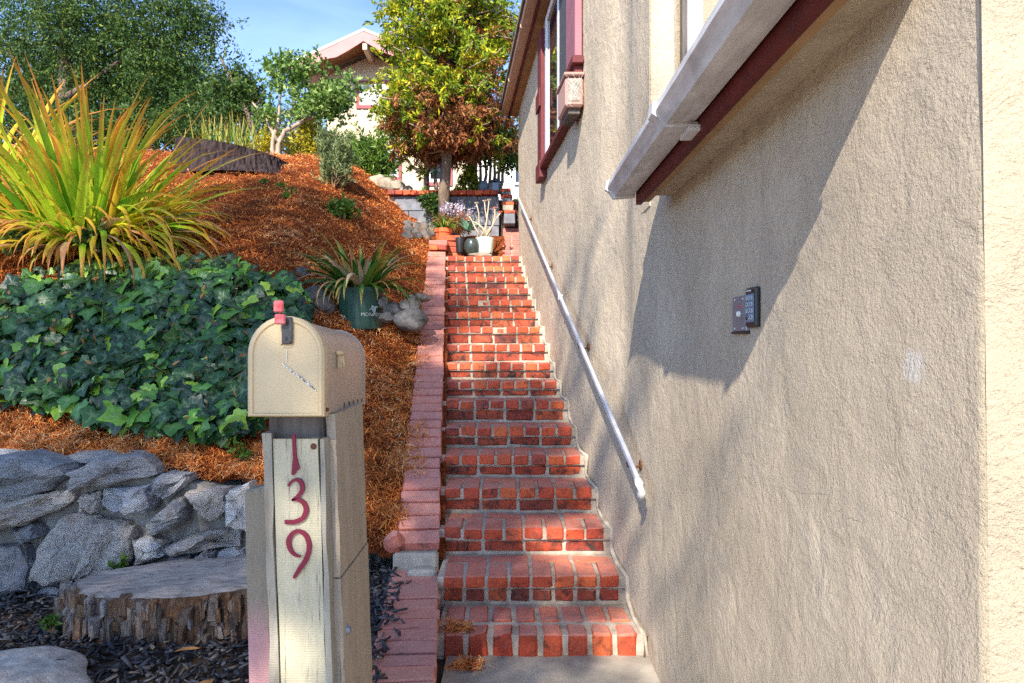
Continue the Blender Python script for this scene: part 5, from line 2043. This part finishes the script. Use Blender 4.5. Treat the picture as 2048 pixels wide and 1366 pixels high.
add('dead_foliage', np_mesh('dead_foliage', V, Q, M['conifer_dead'], {'tint': tt}), cy, kind='stuff', label='brown dead foliage of the lower branches')

# small tree with twin pale trunks
tb0 = P(552, 322, 11.0)
tree('twin_trunk_tree', 'small leafy tree with twin pale trunks left of the house gable', tb0,
     [([tb0 + Vector((0, 0, -.3)), P(556, 290, 11), P(570, 262, 11), P(610, 240, 11), P(660, 222, 11)], .05, .02),
      ([tb0 + Vector((-.05, 0, -.3)), P(545, 285, 11), P(556, 240, 11), P(562, 180, 11)], .045, .015),
      ([P(556, 285, 11), P(530, 235, 11), P(505, 205, 11)], .03, .012),
      ([P(610, 240, 11), P(640, 180, 11)], .02, .008)], .05,
     np.concatenate([ell_points(P(640, 205, 11), (.60, .45, .36), 60, .3), ell_points(P(570, 155, 11), (.32, .3, .34), 30, .3), ell_points(P(680, 190, 11), (.33, .3, .4), 30, .3), ell_points(P(530, 235, 11), (.14, .2, .16), 8, .3), ell_points(P(600, 130, 11), (.5, .3, .16), 14, .3)]),
     7600, .075, .062, 'tree_apple', 'bark_pale', aspect=.6)
# wispy dark tree and the big dark crown at the left
tb1 = P(505, 320, 12)
tree('wispy_tree', 'thin leaning tree with sparse dark leaves against the sky left of the twin trunked tree', tb1,
     [([tb1 + Vector((0, 0, -.3)), P(512, 280, 12), P(495, 225, 12), P(465, 165, 12), P(440, 110, 12)], .06, .02), ([P(495, 225, 12), P(520, 200, 12), P(528, 180, 12)], .02, .008)], .06,
     np.concatenate([ell_points(P(460, 175, 12), (.45, .4, .5), 60, .3), ell_points(P(440, 235, 12), (.5, .4, .4), 50, .3), ell_points(P(495, 175, 12), (.2, .2, .35), 20, .3)]), 5200, .10, .07, 'tree_dark', 'bark')
bt0 = P(130, 330, 13.5)
cen = np.concatenate([ell_points(P(290, 60, 14), (1.6, 1.3, 1.5), 170, .25), ell_points(P(150, 40, 14), (1.5, 1.3, 1.5), 120, .25), ell_points(P(60, 80, 15), (1.4, 1.2, 1.6), 110, .25), ell_points(P(350, 185, 14), (1.0, 1, .9), 110, .25), ell_points(P(230, 190, 14.5), (1.2, 1, .9), 90, .25), ell_points(P(380, 45, 14), (.7, .6, .8), 40, .3), ell_points(P(240, 265, 13.2), (1.5, .5, .45), 90, .3), ell_points(P(60, 250, 13.2), (.9, .5, .6), 50, .3), ell_points(P(400, 250, 13.2), (.6, .5, .5), 40, .3)])
tree('dark_tree', 'large dark green tree with fine drooping foliage filling the upper left sky', bt0,
     [([bt0 + Vector((0, 0, -1)), P(125, 230, 14.3), P(128, 120, 14.5), P(140, 0, 14.6)], .16, .06), ([P(126, 200, 13.5), P(230, 130, 14), P(330, 80, 14)], .07, .02), ([P(250, 330, 14), P(255, 230, 14), P(290, 120, 14)], .06, .02)], .15,
     cen, 95000, .20, .075, 'tree_dark', 'bark', droop=.7, aspect=.35)
# far hedge trees behind, closing the view under the crown
for k, (px, D, rx, rz, lab) in enumerate(((60, 17, 2.0, 1.6, 'far dark hedge tree behind the fence at the left edge'), (260, 17.5, 2.0, 1.5, 'far dark hedge tree behind the fence in the middle'), (420, 18, 1.5, 1.1, 'far dark hedge tree right of the fence under the wispy tree'))):
    c0 = P(px, 300, D)
    bush('hedge_tree', lab, c0 + Vector((0, 0, -.3)), (rx, 1.2, rz), 9000, .12, 'tree_dark', 8, 'tree', clumps=90)
bush('hedge_tree', 'hazy green tree far behind the twin trunked tree, left of the house', P(600, 330, 26), (2.2, 1.5, 1.1), 6000, .16, 'shrub_grey', 8, 'tree', clumps=80)
# grey board fence behind the sword leaved clump
fe = thing('board_fence', 'weathered grey board fence glimpsed behind the sword leaved clump', 'fence', P(200, 300, 12.2))
for k in range(22):
    p0 = P(20 + k * 18, 300, 12.2)
    MB().box2((p0.x, 12.2, 2.4), (p0.x + .145, 12.225, 3.2 + random.gauss(0, .02))).obj('board', M['fence'], fe)
MB().box2((P(15, 0, 12.2).x, 12.228, 2.9), (P(420, 0, 12.2).x, 12.27, 2.98)).obj('fence_rail', M['fence'], fe)

# small trees on the terrace
b0 = P(852, 390, 10.2)
tree('multi_stem_tree', 'small crooked tree with forked bare branches behind the block wall left of the conifer', b0,
     [([b0 + Vector((0, 0, -.2)), P(853, 350, 10.2), P(858, 310, 10.2), P(862, 270, 10.2)], .05, .025), ([P(853, 348, 10.2), P(825, 335, 10.2), P(803, 300, 10.2), P(792, 268, 10.2)], .03, .012), ([P(845, 340, 10.2), P(825, 300, 10.2)], .015, .008), ([P(856, 325, 10.2), P(840, 300, 10.2)], .015, .006)], .05,
     np.concatenate([ell_points(P(880, 285, 10.2), (.3, .3, .3), 40, .3), ell_points(P(790, 258, 10.2), (.25, .25, .2), 20, .3)]), 3600, .08, .06, 'shrub', 'bark')
b1 = P(985, 386, 10.0)
tree('pale_stem_shrub', 'bushy shrub on a cluster of pale straight stems behind the lantern', b1,
     [([P(960 + dx, 388, 10 + dy), P(962 + dx * 1.1, 350, 10 + dy), P(958 + dx * 1.3, 290, 10 + dy)], .03, .014) for dx, dy in ((0, 0), (9, .1), (17, -.05), (25, .08), (33, .02), (40, .1))], .03,
     np.concatenate([ell_points(P(985, 285, 10), (.48, .4, .32), 80, .3), ell_points(P(1020, 300, 10), (.22, .3, .28), 30, .3), ell_points(P(930, 290, 10), (.25, .3, .2), 30, .3)]), 8000, .075, .06, 'shrub', 'bark_pale')
b2 = P(876, 388, 10.4)
tree('slim_tree', 'slim pale trunk with fresh green tuft just left of the conifer trunk', b2, [([b2 + Vector((0, 0, -.2)), P(870, 340, 10.4), P(868, 290, 10.4)], .035, .02)], .03, ell_points(P(868, 300, 10.4), (.18, .18, .2), 14, .2), 1200, .07, .06, 'shrub', 'bark_pale')
cn = thing('cone_shrub', 'clipped bright green cone shaped shrub behind the block wall', 'shrub', P(938, 390, 9.9))
cc = []
for k in range(90):
    t = random.random()
    a = random.random() * 2 * PI
    R = .16 * (1 - t) + .02
    cc.append(tuple(P(938, 392 - 62 * t, 9.9) + Vector((math.cos(a) * R, math.sin(a) * R, 0))))
crown('foliage', cn, 4500, np.array(cc), .025, .035, M['conifer'], aspect=.5)

# ------------------------------------------------------------------ houses beyond
hs = thing('cream_house', 'cream board and batten house with a pink scalloped gable fascia up the hill', 'house', P(780, 420, 20))
HD = 20.0


def HX(px): return (px - 1024) / F * HD
def HZ(py): return (683 - py) / F * HD


fw = MB()
fw.prism([Vector((HX(655), HD, 2.0)), Vector((HX(935), HD, 2.0)), Vector((HX(935), HD, HZ(190))), Vector((HX(742), HD, HZ(112))), Vector((HX(655), HD, HZ(152)))], (0, 6, 0))
fw.obj('wall', M['house_siding'], hs)
k = 0
x = HX(657)
while x < HX(935):
    pxx = x / HD * F + 1024
    topz = HZ(np.interp(pxx, [655, 742, 935], [154, 114, 192]))
    MB().box2((x, HD - .02, 2.0), (x + .035, HD - .001, topz)).obj('batten', M['house_siding'], hs)
    x += .19
MB().box2((HX(655), HD - .035, HZ(292)), (HX(935), HD - .021, HZ(289))).obj('belt_board', M['house_siding'], hs)
# roof with overhang to the front
rfm = MB()
for (p0, p1) in (((598, 158), (742, 92)), ((742, 92), (960, 182))):
    a, b_ = Vector((HX(p0[0]), HD - 1.0, HZ(p0[1]))), Vector((HX(p1[0]), HD - 1.0, HZ(p1[1])))
    rfm.prism([a, b_, b_ + Vector((0, 0, .07)), a + Vector((0, 0, .07))], (0, 7.4, 0))
rfm.obj('roof', M['white_paint'], hs)
fs_ = MB()
top_l = [(601, 160), (640, 142), (680, 124), (715, 107), (742, 95)]
bot_l = [(601, 172), (640, 160), (665, 148), (690, 144), (712, 132), (742, 113)]
top_r = [(742, 95), (800, 118), (880, 152), (955, 183)]
bot_r = [(742, 113), (775, 132), (800, 142), (880, 168), (955, 196)]
for tl, bl_ in ((top_l, bot_l), (top_r, bot_r)):
    xs = np.linspace(tl[0][0], tl[-1][0], 26)
    for i in range(25):
        q = []
        for xx, arr in ((xs[i], bl_), (xs[i + 1], bl_), (xs[i + 1], tl), (xs[i], tl)):
            q.append(Vector((HX(xx), HD - 1.04, HZ(np.interp(xx, [p[0] for p in arr], [p[1] for p in arr])) * .9505 if False else HZ(np.interp(xx, [p[0] for p in arr], [p[1] for p in arr])))))
        fs_.prism(q, (0, .035, 0))
fs_.obj('fascia', M['house_pink'], hs)
sof = MB()
for (p0, p1) in (((601, 160), (742, 95)), ((742, 95), (955, 183))):
    a, b_ = Vector((HX(p0[0]), HD - 1.0, HZ(p0[1]) - .05)), Vector((HX(p1[0]), HD - 1.0, HZ(p1[1]) - .05))
    sof.prism([a, b_, b_ + Vector((0, 0, .04)), a + Vector((0, 0, .04))], (0, 1.0, 0))
sof.obj('soffit', M['soffit'], hs)
MB().box2((HX(740), HD - 1.0, HZ(128)), (HX(740) + .12, HD - .01, HZ(116))).obj('gable_beam', M['house_siding'], hs)


def far_window(x0, y0, x1, y1, pane_m='glass'):
    tr = MB()
    a, b_ = Vector((HX(x0), HD - .05, HZ(y1))), Vector((HX(x1), HD - .024, HZ(y0)))
    wd_ = .10
    tr.box2(a, Vector((a.x + wd_, b_.y, b_.z))).box2(Vector((b_.x - wd_, a.y, a.z)), b_)
    tr.box2(Vector((a.x + wd_, a.y, b_.z - wd_)), Vector((b_.x - wd_, b_.y, b_.z))).box2(Vector((a.x + wd_, a.y, a.z)), Vector((b_.x - wd_, b_.y, a.z + wd_)))
    wn = tr.obj('window', M['house_red'], hs)
    fr = MB()
    a2, b3 = a + Vector((wd_, .005, wd_)), b_ - Vector((wd_, 0, wd_))
    w2 = .09
    fr.box2(a2, Vector((a2.x + w2, b3.y, b3.z))).box2(Vector((b3.x - w2, a2.y, a2.z)), b3)
    fr.box2(Vector((a2.x + w2, a2.y, b3.z - w2)), Vector((b3.x - w2, b3.y, b3.z))).box2(Vector((a2.x + w2, a2.y, a2.z)), Vector((b3.x - w2, b3.y, a2.z + w2)))
    fr.obj('frame', M['white_frame'], wn)
    MB().box2(Vector((a2.x + w2, HD - .038, a2.z + w2)), Vector((b3.x - w2, HD - .03, b3.z - w2))).obj('pane', M[pane_m], wn)
    return wn


far_window(735, 292, 804, 362)
far_window(848, 300, 905, 372)
far_window(713, 162, 790, 218, 'curtain')
wb = thing('white_building', 'bright white building seen past the corner of the stucco house', 'house', P(1015, 400, 15))
MB().box2((P(955, 0, 15.5).x, 15.5, 1.7), (3.4, 19, 4.4)).obj('wall', M['white_paint'], wb)
wnn = MB().box2((P(1031, 0, 15.5).x, 15.44, P(0, 365, 15.5).z), (P(1062, 0, 15.5).x, 15.49, P(0, 320, 15.5).z)).obj('window', M['glass'], wb)
MB().box2((P(1028, 0, 15.5).x, 15.42, P(0, 370, 15.5).z), (P(1064, 0, 15.5).x, 15.495, P(0, 366, 15.5).z)).obj('sill', M['white_frame'], wnn)
MB().prism([Vector((-1.1, 15.1, 4.40)), Vector((3.7, 15.1, 4.40)), Vector((3.7, 15.1, 4.52)), Vector((-1.1, 15.1, 4.52))], (0, 4.3, 0)).obj('roof', M['shingle'], wb)

# ------------------------------------------------------------------ unseen trees behind the camera, crowns shaped to throw the dappled shade
def shade_tree(label, base, cents, n, spread, size):
    root = thing('unseen_shade_tree', label, 'tree', base, 'unseen shade trees behind the camera')
    b = MB()
    ca = np.asarray(cents)
    ctr = Vector((float(ca[:, 0].min()) - .6, float(ca[:, 1].mean()), float(ca[:, 2].mean())))
    limb(b, Vector(base), ctr, .22, .08, .05, 8, 9)
    for k in range(14):
        limb(b, Vector(base).lerp(ctr, .95), cents[random.randrange(len(cents))], .022, .008, .10, 5, 5)
    b.obj('trunk', M['bark'], root, smooth=True)
    crown('crown', root, n, cents, spread, size, M['tree_dark'], aspect=.6)


def back(p, y):
    """the point at depth y on the sun ray through p"""
    t = (p.y - y) / SUN.y
    return Vector(p) - SUN * t


YT = -7.0
pts_shade = []
for (px, py, D, n) in ((300, 1100, 3.4, 32), (100, 1000, 3.5, 30), (90, 1330, 2.5, 14), (600, 1000, 2.0, 30), (250, 700, 4.5, 46), (450, 650, 4.7, 34), (60, 650, 4.5, 24), (720, 620, 5.3, 34), (780, 900, 4.2, 34), (600, 480, 6.3, 40), (750, 520, 6.2, 34), (860, 800, 4.6, 26), (940, 1010, 3.6, 26), (500, 400, 7.4, 22), (930, 860, 4.3, 24), (1030, 880, 4.3, 16), (640, 1280, 2.0, 22), (770, 1160, 2.8, 20), (1000, 800, 4.7, 10), (700, 430, 7.6, 14), (560, 410, 7.4, 12), (480, 430, 6.6, 14)):
    c0 = back(P(px, py, D), YT)
    for p in rng.normal(0, 1, (n, 3)) * np.array([[.42, .5, .36]]) * (.62 if px > 850 else 1):
        pts_shade.append(tuple(c0 + Vector(p)))
pts_shade = np.array(pts_shade)
half = pts_shade[:, 2] > np.median(pts_shade[:, 2])
shade_tree('unseen tall leafy tree behind the camera, crown shaped to shade the mulched bank', (-10.5, YT - .4, -1.34), pts_shade[half], 15500, .20, .10)
shade_tree('unseen lower leafy tree behind the camera, crown shaped to shade the mailbox and stones', (-9.5, YT + .3, -1.34), pts_shade[~half], 15500, .20, .10)
